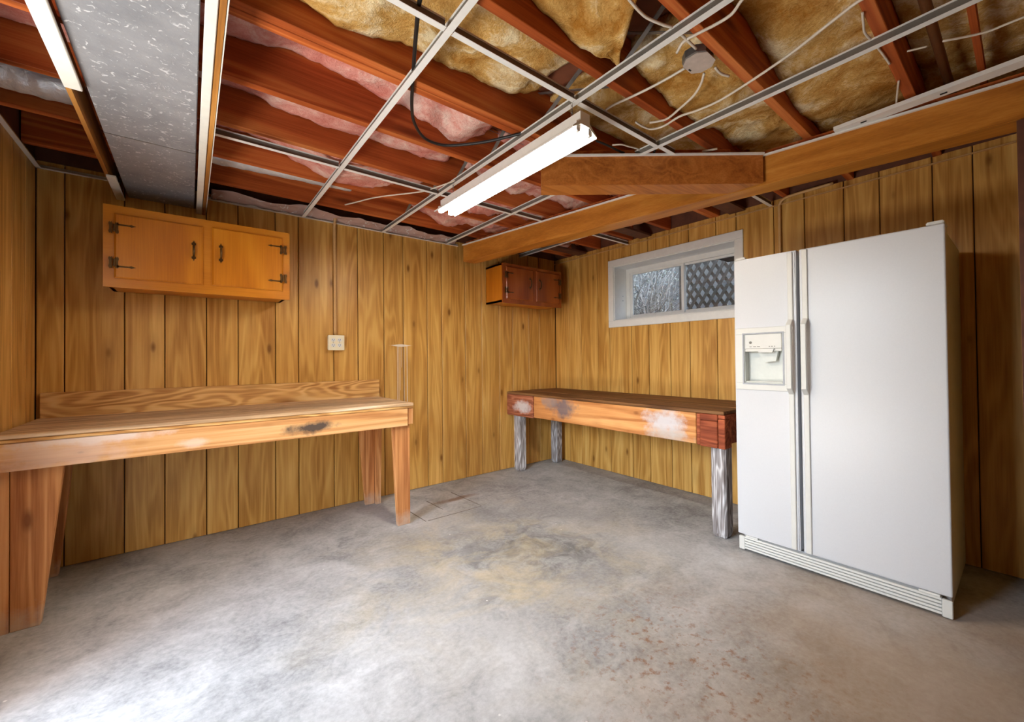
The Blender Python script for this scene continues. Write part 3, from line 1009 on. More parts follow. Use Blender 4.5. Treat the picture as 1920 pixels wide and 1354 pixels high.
# crumpled plastic above the wall angle
bm = bmesh.new()
nx, nz = 160, 8
gr = []
for i in range(nx + 1):
    row = []
    for j in range(nz + 1):
        x = -3.2 + 1.86 * i / nx
        t = j / nz
        y = -0.008 - 0.085 * t + 0.018 * noise.noise(Vector((x * 9, t * 3, 2))) * (0.3 + t)
        z = H + 0.012 + 0.055 * t * (0.7 + 0.5 * noise.noise(Vector((x * 4, 0, 5)))) + 0.012 * noise.noise(Vector((x * 14, t * 4, 7)))
        row.append(bm.verts.new((x, min(y, -0.006), min(max(z, H + 0.006), 2.40))))
    gr.append(row)
for i in range(nx):
    for j in range(nz):
        bm.faces.new((gr[i][j], gr[i + 1][j], gr[i + 1][j + 1], gr[i][j + 1]))
o = mesh_obj('plastic_sheet', bm, M['plastic'], smooth=True)
o.modifiers.new('thick', 'SOLIDIFY').thickness = 0.0015
tag(o, 'crumpled pale plastic sheet tucked above the wall angle', 'sheet')
# old boards between the long beam and the window wall
for (x0, x1, y, lab) in ((-0.95, -0.03, -0.47, 'short dark blocking board above the corner cabinet'),
                         (-0.70, -0.03, -1.28, 'short dark blocking board above the left end of the window'),
                         (-0.62, -0.03, -2.12, 'short dark blocking board above the right end of the window')):
    o = box('blocking_board', x0, x1, y - 0.06, y + 0.06, ZJ - 0.020, ZJ - 0.001, M['sill'])
    tag(o, lab, 'board', 'dark boards above the window wall')

# ------------------------------------------------------------------ cables, conduit, junction box
CG = 'white electric cables stapled under the joists'
zc = ZJ - 0.006


def cable(pix, label, r=0.0052, z=zc, mat='cable', group=CG, cat='cable', zs=None):
    pts = []
    for i, (px, py) in enumerate(pix):
        pts.append(at(px, py, 2, zs[i] if zs else z))
    o = tube('cable', pts, r, M[mat], None, 7)
    return tag(o, label, cat, group)


cable([(1640, -12), (1610, 2), (1560, 40), (1490, 95), (1445, 127), (1400, 157), (1350, 188), (1310, 206), (1275, 218), (1245, 236), (1222, 242), (1205, 237), (1192, 229)],
      'white cable looping across two joists and doubling back below the junction box')
cable([(1320, 138), (1314, 158), (1300, 180), (1275, 203), (1252, 222), (1236, 227), (1218, 230)], 'white cable curving down from the middle of the junction box plate')
cable([(1284, 128), (1255, 145), (1220, 164), (1185, 181), (1150, 197), (1136, 206)], 'white cable running from the junction box towards the shop light')
cable([(1176, -6), (1184, 4), (1200, 22), (1215, 34), (1240, 45), (1264, 54), (1285, 72), (1305, 91)], 'white cable passing over the long tee into the junction box back')
cable([(1400, -10), (1388, 4), (1372, 26), (1345, 44), (1310, 62), (1282, 78), (1269, 99)], 'stiff white cable with a cut end beside the junction box')
cable([(1341, 127), (1352, 138), (1367, 143)], 'short white cable stub at the window side of the junction box')
cable([(1617, 24), (1619, 45), (1622, 62), (1640, 82), (1660, 108), (1668, 120)], 'white cable hugging the joist above the refrigerator', r=0.004)
cable([(1685, 152), (1682, 178), (1680, 202)], 'short white cable end dangling above the beam', r=0.004)
cable([(1930, 28), (1890, 44), (1855, 58), (1820, 67), (1768, 77)], 'white cable crossing the yellow batt above the refrigerator', r=0.004)
cable([(1738, 87), (1718, 92), (1701, 96)], 'short white cable end poking out beside the brown pipe', r=0.0035)
cable([(647, 384), (668, 379), (700, 371), (735, 366), (770, 362), (800, 357), (850, 340), (870, 333)], 'white cable with a cut end hanging under the pink batts', r=0.0045, z=2.292)
cable([(1148, 272), (1165, 271), (1180, 275), (1195, 279), (1210, 288)], 'thin white cable curled above the diagonal beam', r=0.004, z=2.30)
cable([(1215, 297), (1260, 291), (1300, 287), (1345, 279)], 'white cable lying along the back of the diagonal beam', r=0.006, z=2.30)
cable([(789, -8), (785, 12), (781, 50), (777, 100), (774, 150), (772, 200), (777, 230), (795, 258), (825, 271), (860, 272), (910, 266), (950, 257), (990, 247)],
      'black cable looping down across the doubled joist to the light', r=0.0075, z=2.302, mat='black', group='black cables of the shop light')
cable([(1118, 264), (1140, 273), (1170, 287), (1200, 293), (1222, 291), (1228, 282)], 'black cable coiled behind the light above the diagonal beam', r=0.006, z=2.296, mat='black',
      group='black cables of the shop light')

jb = empty('junction_box', (-1.80, -2.745, 2.33), 'grey junction box with a clipped-corner plate beside a joist', 'junction box')
bm = bmesh.new()
octo = []
for sx, sy in ((1, 0.45), (0.55, 1), (-0.55, 1), (-1, 0.45), (-1, -0.45), (-0.55, -1), (0.55, -1), (1, -0.45)):
    octo.append((sx * 0.056, sy * 0.05))
add_prism(bm, [Vector((-1.80 + x, -2.757 + y, 2.301)) for x, y in octo], [Vector((-1.80 + x, -2.757 + y, 2.304)) for x, y in octo])
mesh_obj('cover_plate', bm, M['boxplate'], jb)
bm = bmesh.new()
add_prism(bm, [Vector((-1.81 + x * 0.96, -2.757 + y * 0.96, 2.3045)) for x, y in octo], [Vector((-1.81 + x * 0.96, -2.757 + y * 0.96, 2.332)) for x, y in octo])
mesh_obj('box_body', bm, M['steel'], jb)
box('slot', -1.80, -1.786, -2.718, -2.712, 2.2995, 2.3008, M['dark'], jb)

tube_pts = [(-0.016, -2.412, 0.9), (-0.016, -2.412, 1.6), (-0.016, -2.412, 2.20), (-0.017, -2.415, 2.27), (-0.03, -2.45, 2.298), (-0.05, -2.53, 2.300), (-0.06, -2.75, 2.300)]
o = tube('conduit', tube_pts, 0.010, M['conduit'], None, 10)
tag(o, 'tan conduit climbing the window wall behind the refrigerator', 'conduit')
o = tube('conduit', [(-2.418, -0.0125, 1.375), (-2.418, -0.0125, 1.8), (-2.420, -0.0125, 2.20), (-2.422, -0.034, 2.268), (-2.424, -0.05, 2.30)], 0.0115, M['conduit'], None, 10)
tag(o, 'tan conduit rising from the four-socket outlet to the ceiling', 'conduit')
o = tube('pipe', [(-0.05, -3.345, 2.372), (-1.7, -3.345, 2.372), (-3.9, -3.345, 2.372)], 0.016, M['pipe'], None, 12, 0)
tag(o, 'brown pipe running alongside a joist above the refrigerator', 'pipe')
o = box('furring_strip', jx0, jx1, -3.455, -3.435, 2.345, 2.40, M['joist'])
tag(o, 'narrow reddish strip of wood across the yellow batt', 'board')

# ------------------------------------------------------------------ fluorescent shop light
sl_ = empty('shop_light', (-2.055, -1.785, 2.10), 'lit two-tube fluorescent shop light hanging under the ceiling grid', 'light')
ly0, ly1 = -2.395, -1.175
bm = bmesh.new()
prof = [(-2.128, 2.098), (-2.128, 2.104), (-2.082, 2.142), (-2.082, 2.182), (-2.028, 2.182), (-2.028, 2.142), (-1.982, 2.104), (-1.982, 2.098),
        (-1.985, 2.098), (-1.986, 2.1025), (-2.031, 2.139), (-2.079, 2.139), (-2.124, 2.1025), (-2.125, 2.098)]
add_prism(bm, [Vector((x, ly0, z)) for x, z in prof], [Vector((x, ly1, z)) for x, z in prof])
mesh_obj('reflector', bm, M['white'], sl_)
for y, d in ((ly0, 1), (ly1, -1)):
    bm = bmesh.new()
    ep = [(-2.127, 2.100), (-2.127, 2.106), (-2.083, 2.144), (-2.083, 2.183), (-2.027, 2.183), (-2.027, 2.144), (-1.983, 2.106), (-1.983, 2.100), (-2.03, 2.128), (-2.08, 2.128)]
    add_prism(bm, [Vector((x, y - d * 0.0015, z)) for x, z in ep], [Vector((x, y - d * 0.0001, z)) for x, z in ep])
    mesh_obj('end_plate', bm, M['white'], sl_)
    for tx in (-2.090, -2.020):
        bm = bmesh.new()
        q = [(tx - 0.011, 2.137), (tx + 0.011, 2.137), (tx + 0.011, 2.103), (tx + 0.006, 2.096), (tx - 0.006, 2.096), (tx - 0.011, 2.103)]
        add_prism(bm, [Vector((x, y + d * 0.003, z)) for x, z in q], [Vector((x, y + d * 0.020, z)) for x, z in q])
        mesh_obj('lamp_holder', bm, M['vinyl'], sl_)
for tx in (-2.090, -2.020):
    bm = bmesh.new()
    add_tube(bm, [Vector((tx, ly0 + 0.0205, 2.110)), Vector((tx, ly1 - 0.0205, 2.110))], 0.0165, 16)
    mesh_obj('fluorescent_tube', bm, M['tube'], sl_, smooth=True)
for y in (-2.31, -1.27):
    bm = bmesh.new()
    for k_ in range(6):
        z = 2.186 + k_ * 0.0155
        pts = []
        for q in range(13):
            a = 2 * math.pi * q / 12
            if k_ % 2:
                pts.append(Vector((-2.045 + 0.005 * math.cos(a), y, z + 0.010 * math.sin(a))))
            else:
                pts.append(Vector((-2.045, y + 0.005 * math.cos(a), z + 0.010 * math.sin(a))))
        add_tube(bm, pts, 0.0012, 5)
    mesh_obj('hanging_chain', bm, M['steel'], sl_)

# ------------------------------------------------------------------ wall cabinets
def hinge(parent, xe, z, side, yf, sv=1):
    """ornate strap hinge: two small leaves astride the door edge and a pointed strap on the door; side=+1: strap runs to +x"""
    bm = bmesh.new()

    def poly(pts, t=0.003):
        add_prism(bm, [Vector((x, yf - t, zz)) for x, zz in pts], [Vector((x, yf, zz)) for x, zz in pts])
    s = side
    for off in (-0.014 * s, 0.012 * s):
        c = xe + off
        poly([(c - 0.008, z - 0.022), (c - 0.004, z - 0.034), (c, z - 0.026), (c + 0.004, z - 0.034), (c + 0.008, z - 0.022),
              (c + 0.005, z - 0.008), (c + 0.005, z + 0.008), (c + 0.008, z + 0.022), (c + 0.004, z + 0.034), (c, z + 0.026),
              (c - 0.004, z + 0.034), (c - 0.008, z + 0.022), (c - 0.005, z + 0.008), (c - 0.005, z - 0.008)])
    zs_ = z + sv * 0.020
    poly([(xe + s * 0.012, zs_ + 0.005), (xe + s * 0.060, zs_ + 0.0035), (xe + s * 0.070, zs_ + 0.007), (xe + s * 0.090, zs_),
          (xe + s * 0.070, zs_ - 0.007), (xe + s * 0.060, zs_ - 0.0035), (xe + s * 0.012, zs_ - 0.005)])
    add_tube(bm, [Vector((xe, yf - 0.004, z - 0.020)), Vector((xe, yf - 0.004, z + 0.020))], 0.0045, 8)
    return mesh_obj('hinge', bm, M['bronze'], parent)


def pull(parent, x, z, yf):
    bm = bmesh.new()
    for s in (-1, 1):
        c = z + s * 0.043
        pts = [(x - 0.010, c - s * 0.008), (x - 0.011, c + s * 0.004), (x - 0.004, c + s * 0.008), (x, c + s * 0.022), (x + 0.004, c + s * 0.008), (x + 0.011, c + s * 0.004), (x + 0.010, c - s * 0.008)]
        add_prism(bm, [Vector((a, yf - 0.003, b_)) for a, b_ in pts], [Vector((a, yf, b_)) for a, b_ in pts])
    p = [Vector((x, yf - 0.002, z - 0.045)), Vector((x, yf - 0.020, z - 0.032)), Vector((x, yf - 0.026, z)), Vector((x, yf - 0.020, z + 0.032)), Vector((x, yf - 0.002, z + 0.045))]
    sp = smooth_path(p, 5)
    add_tube(bm, sp, [0.0042 + 0.002 * math.sin(math.pi * i / (len(sp) - 1)) for i in range(len(sp))], 8)
    return mesh_obj('handle', bm, M['bronze'], parent, smooth=False)


def door_bm(x0, x1, z0, z1, yf, t=0.014):
    """lipped door with a moulded edge"""
    bm = bmesh.new()
    e1 = 0.009
    a = [Vector((x0, yf, z0)), Vector((x1, yf, z0)), Vector((x1, yf, z1)), Vector((x0, yf, z1))]
    b_ = [Vector((x0, yf - t * 0.5, z0)), Vector((x1, yf - t * 0.5, z0)), Vector((x1, yf - t * 0.5, z1)), Vector((x0, yf - t * 0.5, z1))]
    c = [Vector((x0 + e1, yf - t, z0 + e1)), Vector((x1 - e1, yf - t, z0 + e1)), Vector((x1 - e1, yf - t, z1 - e1)), Vector((x0 + e1, yf - t, z1 - e1))]
    V = [[bm.verts.new(p) for p in r] for r in (a, b_, c)]
    bm.faces.new(V[0])
    bm.faces.new(V[2][::-1])
    for r in (0, 1):
        for i in range(4):
            bm.faces.new((V[r][i], V[r + 1][i], V[r + 1][(i + 1) % 4], V[r][(i + 1) % 4]))
    return bm


def wall_cabinet(label, X0, X1, Z0, Z1, Y, doors, mats, lip=0.012):
    t = empty('wall_cabinet', ((X0 + X1) / 2, -0.15, Z0), label, 'cabinet')
    mc, mr, md = mats
    yb = -0.002
    yf = Y + 0.019
    boxes('carcass', [(X0 + lip, X0 + lip + 0.018, yf, yb, Z0 + 0.012, Z1), (X1 - lip - 0.018, X1 - lip, yf, yb, Z0 + 0.012, Z1),
                      (X0 + lip, X1 - lip, yf, yb, Z0 + 0.012, Z0 + 0.03), (X0 + lip, X1 - lip, yf, yb, Z1 - 0.018, Z1),
                      (X0 + lip, X1 - lip, yb - 0.006, yb, Z0 + 0.012, Z1)], mc, t)
    fr = []
    xs = [X0] + [v for d in doors for v in d[:2]] + [X1]
    zb, zt = min(d[2] for d in doors), max(d[3] for d in doors)
    inn = 0.012
    fr.append((X0, X1, Y, yf, zt - inn, Z1))
    fr.append((X0, X1, Y, yf, Z0, zb + inn))
    fr.append((X0, xs[1] + inn, Y, yf, zb + inn, zt - inn))
    fr.append((xs[2] - inn, xs[3] + inn, Y, yf, zb + inn, zt - inn))
    fr.append((xs[4] - inn, X1, Y, yf, zb + inn, zt - inn))
    boxes('face_frame', fr, mr, t)
    for i, (a, b_, z0, z1) in enumerate(doors):
        d = mesh_obj('cabinet_door', door_bm(a, b_, z0, z1, Y), md, t)
        ze = (0.075, 0.255) if z1 - z0 > 0.3 else (0.06, 0.2)
        hx = a if i == 0 else b_
        for zz, sv in ((z1 - 0.085, 1), (z0 + 0.085, -1)):
            hinge(d, hx, zz, 1 if i == 0 else -1, Y - 0.0145, sv)
        pull(d, (b_ - 0.045) if i == 0 else (a + 0.045), z0 + (z1 - z0) * 0.56, Y - 0.014)
    return t


wall_cabinet('glossy orange wooden wall cabinet with two doors and bronze strap hinges, under the duct', -3.68, -2.782, 1.59, 2.05, -0.30,
             [(-3.636, -3.248, 1.641, 2.005), (-3.206, -2.822, 1.645, 2.010)], (M['cab_x'], M['cab_x'], M['cab']))
wall_cabinet('small dark brown wall cabinet with orange side, in the corner under the beam', -0.972, -0.19, 1.715, 2.105, -0.30,
             [(-0.938, -0.595, 1.755, 2.075), (-0.555, -0.225, 1.755, 2.075)], (M['cab'], M['cab2'], M['cab2']), lip=0.0)

# ------------------------------------------------------------------ outlet
ou = empty('wall_outlet', (-2.417, 0, 1.25), 'ivory surface-mounted electrical outlet with four sockets', 'outlet')
box('outlet_box', -2.474, -2.360, -0.038, -0.001, 1.254, 1.366, M['ivory'], ou, 0.003)
box('cover_plate', -2.477, -2.357, -0.044, -0.0385, 1.250, 1.370, M['ivory'], ou, 0.002)
for sx in (-1, 1):
    for sz in (-1, 1):
        cx, cz = -2.417 + sx * 0.023, 1.31 + sz * 0.021
        bm = bmesh.new()
        ring = [(cx + 0.0165 * math.cos(a * math.pi / 8), cz + 0.0145 * math.sin(a * math.pi / 8)) for a in range(16)]
        add_prism(bm, [Vector((x, -0.0462, z)) for x, z in ring], [Vector((x, -0.0445, z)) for x, z in ring])
        s_ = mesh_obj('socket', bm, M['vinyl'], ou)
        boxes('slots', [(cx - 0.0075, cx - 0.0050, -0.0468, -0.0463, cz - 0.002, cz + 0.008), (cx + 0.0050, cx + 0.0075, -0.0468, -0.0463, cz - 0.002, cz + 0.008),
                        (cx - 0.0025, cx + 0.0025, -0.0468, -0.0463, cz - 0.010, cz - 0.005)], M['dark'], s_)
    bm = bmesh.new()
    add_tube(bm, [Vector((-2.417 + sx * 0.023, -0.0442, 1.31)), Vector((-2.417 + sx * 0.023, -0.0455, 1.31))], 0.003, 8)
    mesh_obj('screw', bm, M['steel'], ou)

# old paint smear with runs on the panelling
M['smear'] = plain('old_white_paint', srgb(226, 214, 200), 0.6, var=0.05)
bm = bmesh.new()
pts = []
for i in range(25):
    t = i / 24
    pts.append((-1.985 + 0.225 * t, 1.296 + 0.010 * math.sin(math.pi * t) ** 2 + 0.0015 * noise.noise(Vector((i * 0.9, 0, 0)))))
low = [(-1.985 + 0.225 * t / 24, 1.296 - 0.012 * math.sin(math.pi * t / 24) ** 2 - 0.002 * noise.noise(Vector((t * 0.7, 3, 0)))) for t in range(23, 0, -1)]
ol = pts + low
add_prism(bm, [Vector((x, -0.0012, z)) for x, z in ol], [Vector((x, -0.0003, z)) for x, z in ol])
for (x, zb_, wd) in ((-1.905, 0.70, 0.0024), (-1.893, 0.80, 0.0014), (-1.868, 1.10, 0.0012), (-1.845, 0.74, 0.0014), (-1.818, 0.77, 0.0028), (-1.88, 0.9, 0.001)):
    add_box(bm, x - wd, x + wd, -0.0010, -0.0002, zb_, 1.292)
mesh_obj('paint_smear', bm, M['smear'], wall_back)

# ------------------------------------------------------------------ workbench with splayed legs
b1 = empty('workbench', (-3.0, -0.38, 0), 'long wooden workbench with plywood backboard and tapered splayed legs', 'workbench')
bx0, bx1, byf = -3.965, -2.085, -0.745
box('benchtop', bx0, bx1, byf - 0.002, -0.036, 0.842, 0.862, M['btop'], b1, 0.003)
box('backboard', -3.955, -2.077, -0.034, -0.003, 0.845, 1.003, M['ply'], b1, 0.002)
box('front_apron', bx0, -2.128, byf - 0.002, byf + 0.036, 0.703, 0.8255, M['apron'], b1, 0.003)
box('front_lip', bx0, bx1 - 0.002, byf - 0.006, byf + 0.03, 0.827, 0.8405, M['ply'], b1, 0.002)
box('end_apron', -2.126, -2.088, byf + 0.002, -0.04, 0.712, 0.8255, M['legwood'], b1, 0.003)
box('end_apron', bx0, bx0 + 0.036, byf + 0.04, -0.04, 0.712, 0.8255, M['legwood'], b1, 0.003)
box('rear_rail', bx0 + 0.04, -2.13, -0.075, -0.037, 0.712, 0.8255, M['legwood'], b1, 0.003)


def bench_leg(xo, yo, sx, sy, wt, wb, depth_t, depth_b):
    """outer corner at (xo, yo); sx/sy point inward; a tapered front plank and a tapered side plank set behind it"""
    bm = bmesh.new()
    z1 = 0.8245 if sy > 0 else 0.7115
    z1 = 0.702
    t_ = 0.037
    q0 = [(xo, 0.0), (xo + sx * wb, 0.0), (xo + sx * wt, z1), (xo, z1)]
    add_prism(bm, [Vector((x, yo, z)) for x, z in q0], [Vector((x, yo + t_, z)) for x, z in q0])
    bmesh.ops.bevel(bm, geom=list(bm.edges), offset=0.003, segments=1, affect='EDGES')
    leg = mesh_obj('leg', bm, M['legwood'], b1)
    return leg


leg = bench_leg(-2.100, -0.712, -1, 1, 0.125, 0.090, 0, 0)
leg = bench_leg(-3.915, -0.712, 1, 1, 0.158, 0.088, 0, 0)
bm = bmesh.new()
add_prism(bm, [Vector((-3.955, -0.711, z)) for z in (0, 0)][:0] or [Vector((-3.955, -0.711, 0)), Vector((-3.917, -0.711, 0)), Vector((-3.917, -0.60, 0)), Vector((-3.955, -0.60, 0))],
          [Vector((-3.955, -0.711, 0.702)), Vector((-3.917, -0.711, 0.702)), Vector((-3.917, -0.56, 0.702)), Vector((-3.955, -0.56, 0.702))])
mesh_obj('leg_side_board', bm, M['legwood'], leg)
leg = bench_leg(-2.155, -0.130, -1, 1, 0.125, 0.070, 0, 0)
bm = bmesh.new()
add_prism(bm, [Vector((-2.153, -0.16, 0)), Vector((-2.116, -0.16, 0)), Vector((-2.116, -0.085, 0)), Vector((-2.153, -0.085, 0))],
          [Vector((-2.153, -0.20, 0.702)), Vector((-2.116, -0.20, 0.702)), Vector((-2.116, -0.08, 0.702)), Vector((-2.153, -0.08, 0.702))])
mesh_obj('leg_side_board', bm, M['legwood'], leg)
leg = bench_leg(-3.935, -0.130, 1, 1, 0.125, 0.065, 0, 0)

# ------------------------------------------------------------------ heavy bench on weathered posts
b2 = empty('workbench', (-0.36, -1.16, 0), 'heavy old workbench on weathered grey posts under the window', 'workbench')
XB = -0.715
ys = [-0.004, -2.318]
for i, (xa_, xb_) in enumerate(((XB - 0.006, -0.478), (-0.476, -0.238), (-0.236, -0.003))):
    box('top_plank', xa_, xb_, ys[1], ys[0], 0.797 + 0.002 * (i % 2), 0.820 + 0.002 * (i % 2), M['b2top'], b2, 0.004)
box('front_apron', XB, XB + 0.06, -2.128, -0.440, 0.588, 0.795, M['b2apron'], b2, 0.004)
box('left_block', XB - 0.012, XB + 0.06, -0.437, -0.01, 0.580, 0.795, M['b2blockp'], b2, 0.006)
yy = -2.131
for wdt, za_, zb_, prj in ((0.028, 0.585, 0.792, 0.002), (0.118, 0.582, 0.752, 0.010), (0.046, 0.580, 0.768, 0.004)):
    box('end_block', XB - prj, XB + 0.09, yy - wdt, yy - 0.001, za_, zb_, M['b2block'], b2, 0.004)
    if zb_ < 0.79:
        box('end_block', XB - prj + 0.002, XB + 0.09, yy - wdt, yy - 0.001, zb_ + 0.0015, 0.795, M['b2block'], b2, 0.003)
    yy -= wdt
box('end_apron', XB + 0.092, -0.02, -2.31, -2.27, 0.60, 0.795, M['b2block'], b2, 0.003)
box('end_apron', XB + 0.062, -0.02, -0.05, -0.012, 0.60, 0.795, M['b2block'], b2, 0.003)


def post(cx, cy, h, w_=0.098):
    bm = bmesh.new()
    c = 0.012
    hw = w_ / 2
    prof = [(-hw + c, -hw), (hw - c, -hw), (hw, -hw + c), (hw, hw - c), (hw - c, hw), (-hw + c, hw), (-hw, hw - c), (-hw, -hw + c)]
    rings = []
    for z, s in ((0.0, 0.72), (0.008, 0.86), (0.03, 0.97), (0.05, 1.0), (h, 1.0)):
        rings.append([bm.verts.new((cx + x * s, cy + y * s, z)) for x, y in prof])
    bm.faces.new(rings[0][::-1])
    bm.faces.new(rings[-1])
    for a, b_ in zip(rings[:-1], rings[1:]):
        for i in range(8):
            bm.faces.new((a[i], a[(i + 1) % 8], b_[(i + 1) % 8], b_[i]))
    return mesh_obj('leg', bm, M['post'], b2)


post(-0.645, -0.13, 0.579)
post(-0.125, -0.13, 0.796)
post(-0.643, -2.262, 0.579, 0.10)
post(-0.125, -2.262, 0.60)

# ------------------------------------------------------------------ refrigerator
fr = empty('refrigerator', (-0.4, -2.87, 0), 'white side-by-side refrigerator with an ice and water dispenser', 'refrigerator')
FX = -0.75
FY0, FYS0, FYS1, FY1 = -2.408, -2.741, -2.757, -3.326      # left edge, seam, right edge
FZ0, FZ1 = 0.100, 1.750
box('cabinet_body', -0.685, -0.06, -3.318, -2.416, 0.03, 1.742, M['fridge_side'], fr, 0.008, 2)
box('door_gasket', -0.693, -0.6855, -3.31, -2.424, 0.12, 1.73, M['fridge_grey'], fr)


def holed_door(y0, y1, z0, z1, hole=None, xf=FX, t=0.056):
    bm = bmesh.new()
    if hole is None:
        add_box(bm, xf, xf + t, y0, y1, z0, z1, 0.007, 3)
        return bm
    Y = [y0, hole[0], hole[1], y1]
    Z = [z0, hole[2], hole[3], z1]
    F = [[bm.verts.new((xf, Y[i], Z[j])) for j in range(4)] for i in range(4)]
    B = [[bm.verts.new((xf + t, Y[i], Z[j])) for j in range(4)] for i in range(4)]
    outer = []
    for i in range(3):
        for j in range(3):
            if (i, j) == (1, 1):
                continue
            bm.faces.new((F[i][j], F[i + 1][j], F[i + 1][j + 1], F[i][j + 1]))
            bm.faces.new((B[i][j], B[i][j + 1], B[i + 1][j + 1], B[i + 1][j]))
    loop = [(0, 0), (1, 0), (2, 0), (3, 0), (3, 1), (3, 2), (3, 3), (2, 3), (1, 3), (0, 3), (0, 2), (0, 1)]
    for a, b_ in zip(loop, loop[1:] + loop[:1]):
        bm.faces.new((F[a[0]][a[1]], B[a[0]][a[1]], B[b_[0]][b_[1]], F[b_[0]][b_[1]]))
        outer.append((F[a[0]][a[1]], F[b_[0]][b_[1]]))
    h = [(1, 1), (2, 1), (2, 2), (1, 2)]
    for a, b_ in zip(h, h[1:] + h[:1]):
        bm.faces.new((F[a[0]][a[1]], F[b_[0]][b_[1]], B[b_[0]][b_[1]], B[a[0]][a[1]]))
    es = [bm.edges.get(p) for p in outer]
    bmesh.ops.bevel(bm, geom=[x for x in es if x], offset=0.006, segments=2, affect='EDGES')
    return bm


HOLE = (-2.672, -2.462, 1.010, 1.300)
fz = mesh_obj('freezer_door', holed_door(FYS0, FY0, FZ0, FZ1, HOLE), M['fridge'], fr)
rf = mesh_obj('fridge_door', holed_door(FY1, FYS1, FZ0, FZ1), M['fridge'], fr)


def fridge_handle(parent, yc, wd=0.026):
    bm = bmesh.new()
    path = [(0.010, 1.742), (0.010, 1.372), (0.046, 1.338), (0.046, 0.990), (0.010, 0.956), (0.010, 0.106)]
    th = 0.010
    A = [Vector((FX - d, 0, z)) for d, z in path]
    rings = []
    for i, p in enumerate(A):
        inner = Vector((min(FX + 0.0005, p.x + th), 0, p.z))
        rings.append([bm.verts.new((p.x, yc - wd / 2 + 0.003, p.z)), bm.verts.new((p.x, yc + wd / 2 - 0.003, p.z)), bm.verts.new((p.x + 0.003, yc + wd / 2, p.z)),
                      bm.verts.new((inner.x, yc + wd / 2, p.z)), bm.verts.new((inner.x, yc - wd / 2, p.z)), bm.verts.new((p.x + 0.003, yc - wd / 2, p.z))])
    bm.faces.new(rings[0])
    bm.faces.new(rings[-1][::-1])
    for a, b_ in zip(rings[:-1], rings[1:]):
        for i in range(6):
            bm.faces.new((a[i], a[(i + 1) % 6], b_[(i + 1) % 6], b_[i]))
    return mesh_obj('handle', bm, M['fridge_trim'], parent)


fridge_handle(fz, -2.714)
fridge_handle(rf, -2.785)
# dispenser
boxes('dispenser_frame', [(FX - 0.006, FX + 0.0005, -2.694, -2.414, 1.300, 1.336), (FX - 0.006, FX + 0.0005, -2.694, -2.414, 0.970, 1.010),
                          (FX - 0.006, FX + 0.0005, -2.462, -2.414, 1.010, 1.300), (FX - 0.006, FX + 0.0005, -2.694, -2.672, 1.010, 1.300)], M['fridge_trim'], fz, 0.002)
boxes('dispenser_rim', [(FX - 0.008, FX - 0.0055, -2.680, -2.454, 1.298, 1.306), (FX - 0.008, FX - 0.0055, -2.680, -2.454, 1.002, 1.010),
                        (FX - 0.008, FX - 0.0055, -2.462, -2.454, 1.010, 1.298), (FX - 0.008, FX - 0.0055, -2.680, -2.672, 1.010, 1.298)], M['fridge_grey'], fz)
bm = bmesh.new()
hx = FX + 0.052
for bxs in ((hx, hx + 0.003, -2.672, -2.462, 1.010, 1.300), (FX, hx, -2.672, -2.668, 1.010, 1.300), (FX, hx, -2.466, -2.462, 1.010, 1.300), (FX, hx, -2.672, -2.462, 1.010, 1.014)):
    add_box(bm, *bxs)
mesh_obj('dispenser_cavity', bm, M['cavity'], fz)
box('control_panel', FX - 0.004, FX + 0.03, -2.667, -2.467, 1.212, 1.2985, M['fridge_trim'], fz, 0.003)
bm = bmesh.new()
add_tube(bm, [Vector((FX - 0.0042, -2.500, 1.249)), Vector((FX - 0.0052, -2.500, 1.249))], 0.008, 20)
badge = mesh_obj('round_badge', bm, M['ink'], fz)
for (ya_, yb_) in ((-2.494, -2.506), (-2.515, -2.531), (-2.536, -2.552), (-2.600, -2.607), (-2.613, -2.621), (-2.628, -2.633)):
    box('print_mark', FX - 0.0048, FX - 0.0041, yb_, ya_, 1.2225, 1.2265, M['ink'], fz)
boxes('ledge', [(FX - 0.002, FX + 0.03, -2.666, -2.468, 1.196, 1.2115)], M['fridge_trim'], fz, 0.002)
bm = bmesh.new()
q = [(-2.540, 1.211), (-2.630, 1.211), (-2.622, 1.190), (-2.548, 1.190)]
add_prism(bm, [Vector((FX - 0.014, y, z)) for y, z in q], [Vector((FX + 0.002, y, z)) for y, z in q])
mesh_obj('dispenser_button', bm, M['fridge_trim'], fz)
bm = bmesh.new()
q = [(-2.535, 1.195), (-2.640, 1.195), (-2.628, 1.140), (-2.568, 1.132)]
add_prism(bm, [Vector((FX + 0.018, y, z)) for y, z in q], [Vector((FX + 0.040, y, z)) for y, z in q])
mesh_obj('dispenser_lever', bm, M['cavity'], fz)
box('drip_tray', FX + 0.001, hx - 0.002, -2.666, -2.468, 1.0145, 1.022, M['fridge_trim'], fz, 0.002)
# hinge covers, kick plate and grille
for (y0_, y1_) in ((-2.47, -2.412), (-3.322, -3.262)):
    bm = bmesh.new()
    q = [(FX + 0.012, y0_), (FX + 0.012, y1_), (FX + 0.13, y1_ if y1_ > -2.9 else y1_ - 0.02), (FX + 0.13, y0_ + (0.02 if y0_ > -2.9 else 0))]
    add_prism(bm, [Vector((x, y, 1.7505)) for x, y in q], [Vector((x, y, 1.768)) for x, y in q])
    bmesh.ops.bevel(bm, geom=list(bm.edges), offset=0.004, segments=2, affect='EDGES')
    mesh_obj('hinge_cover', bm, M['fridge_trim'], fr)
for (y0_, y1_) in ((-2.445, -2.412), (-3.325, -3.290)):
    box('grille_end', FX + 0.004, FX + 0.02, y0_, y1_, 0.005, 0.084, M['fridge_trim'], fr, 0.003)
box('grille_back', FX + 0.026, FX + 0.032, -3.29, -2.445, 0.012, 0.095, M['fridge_grey'], fr)
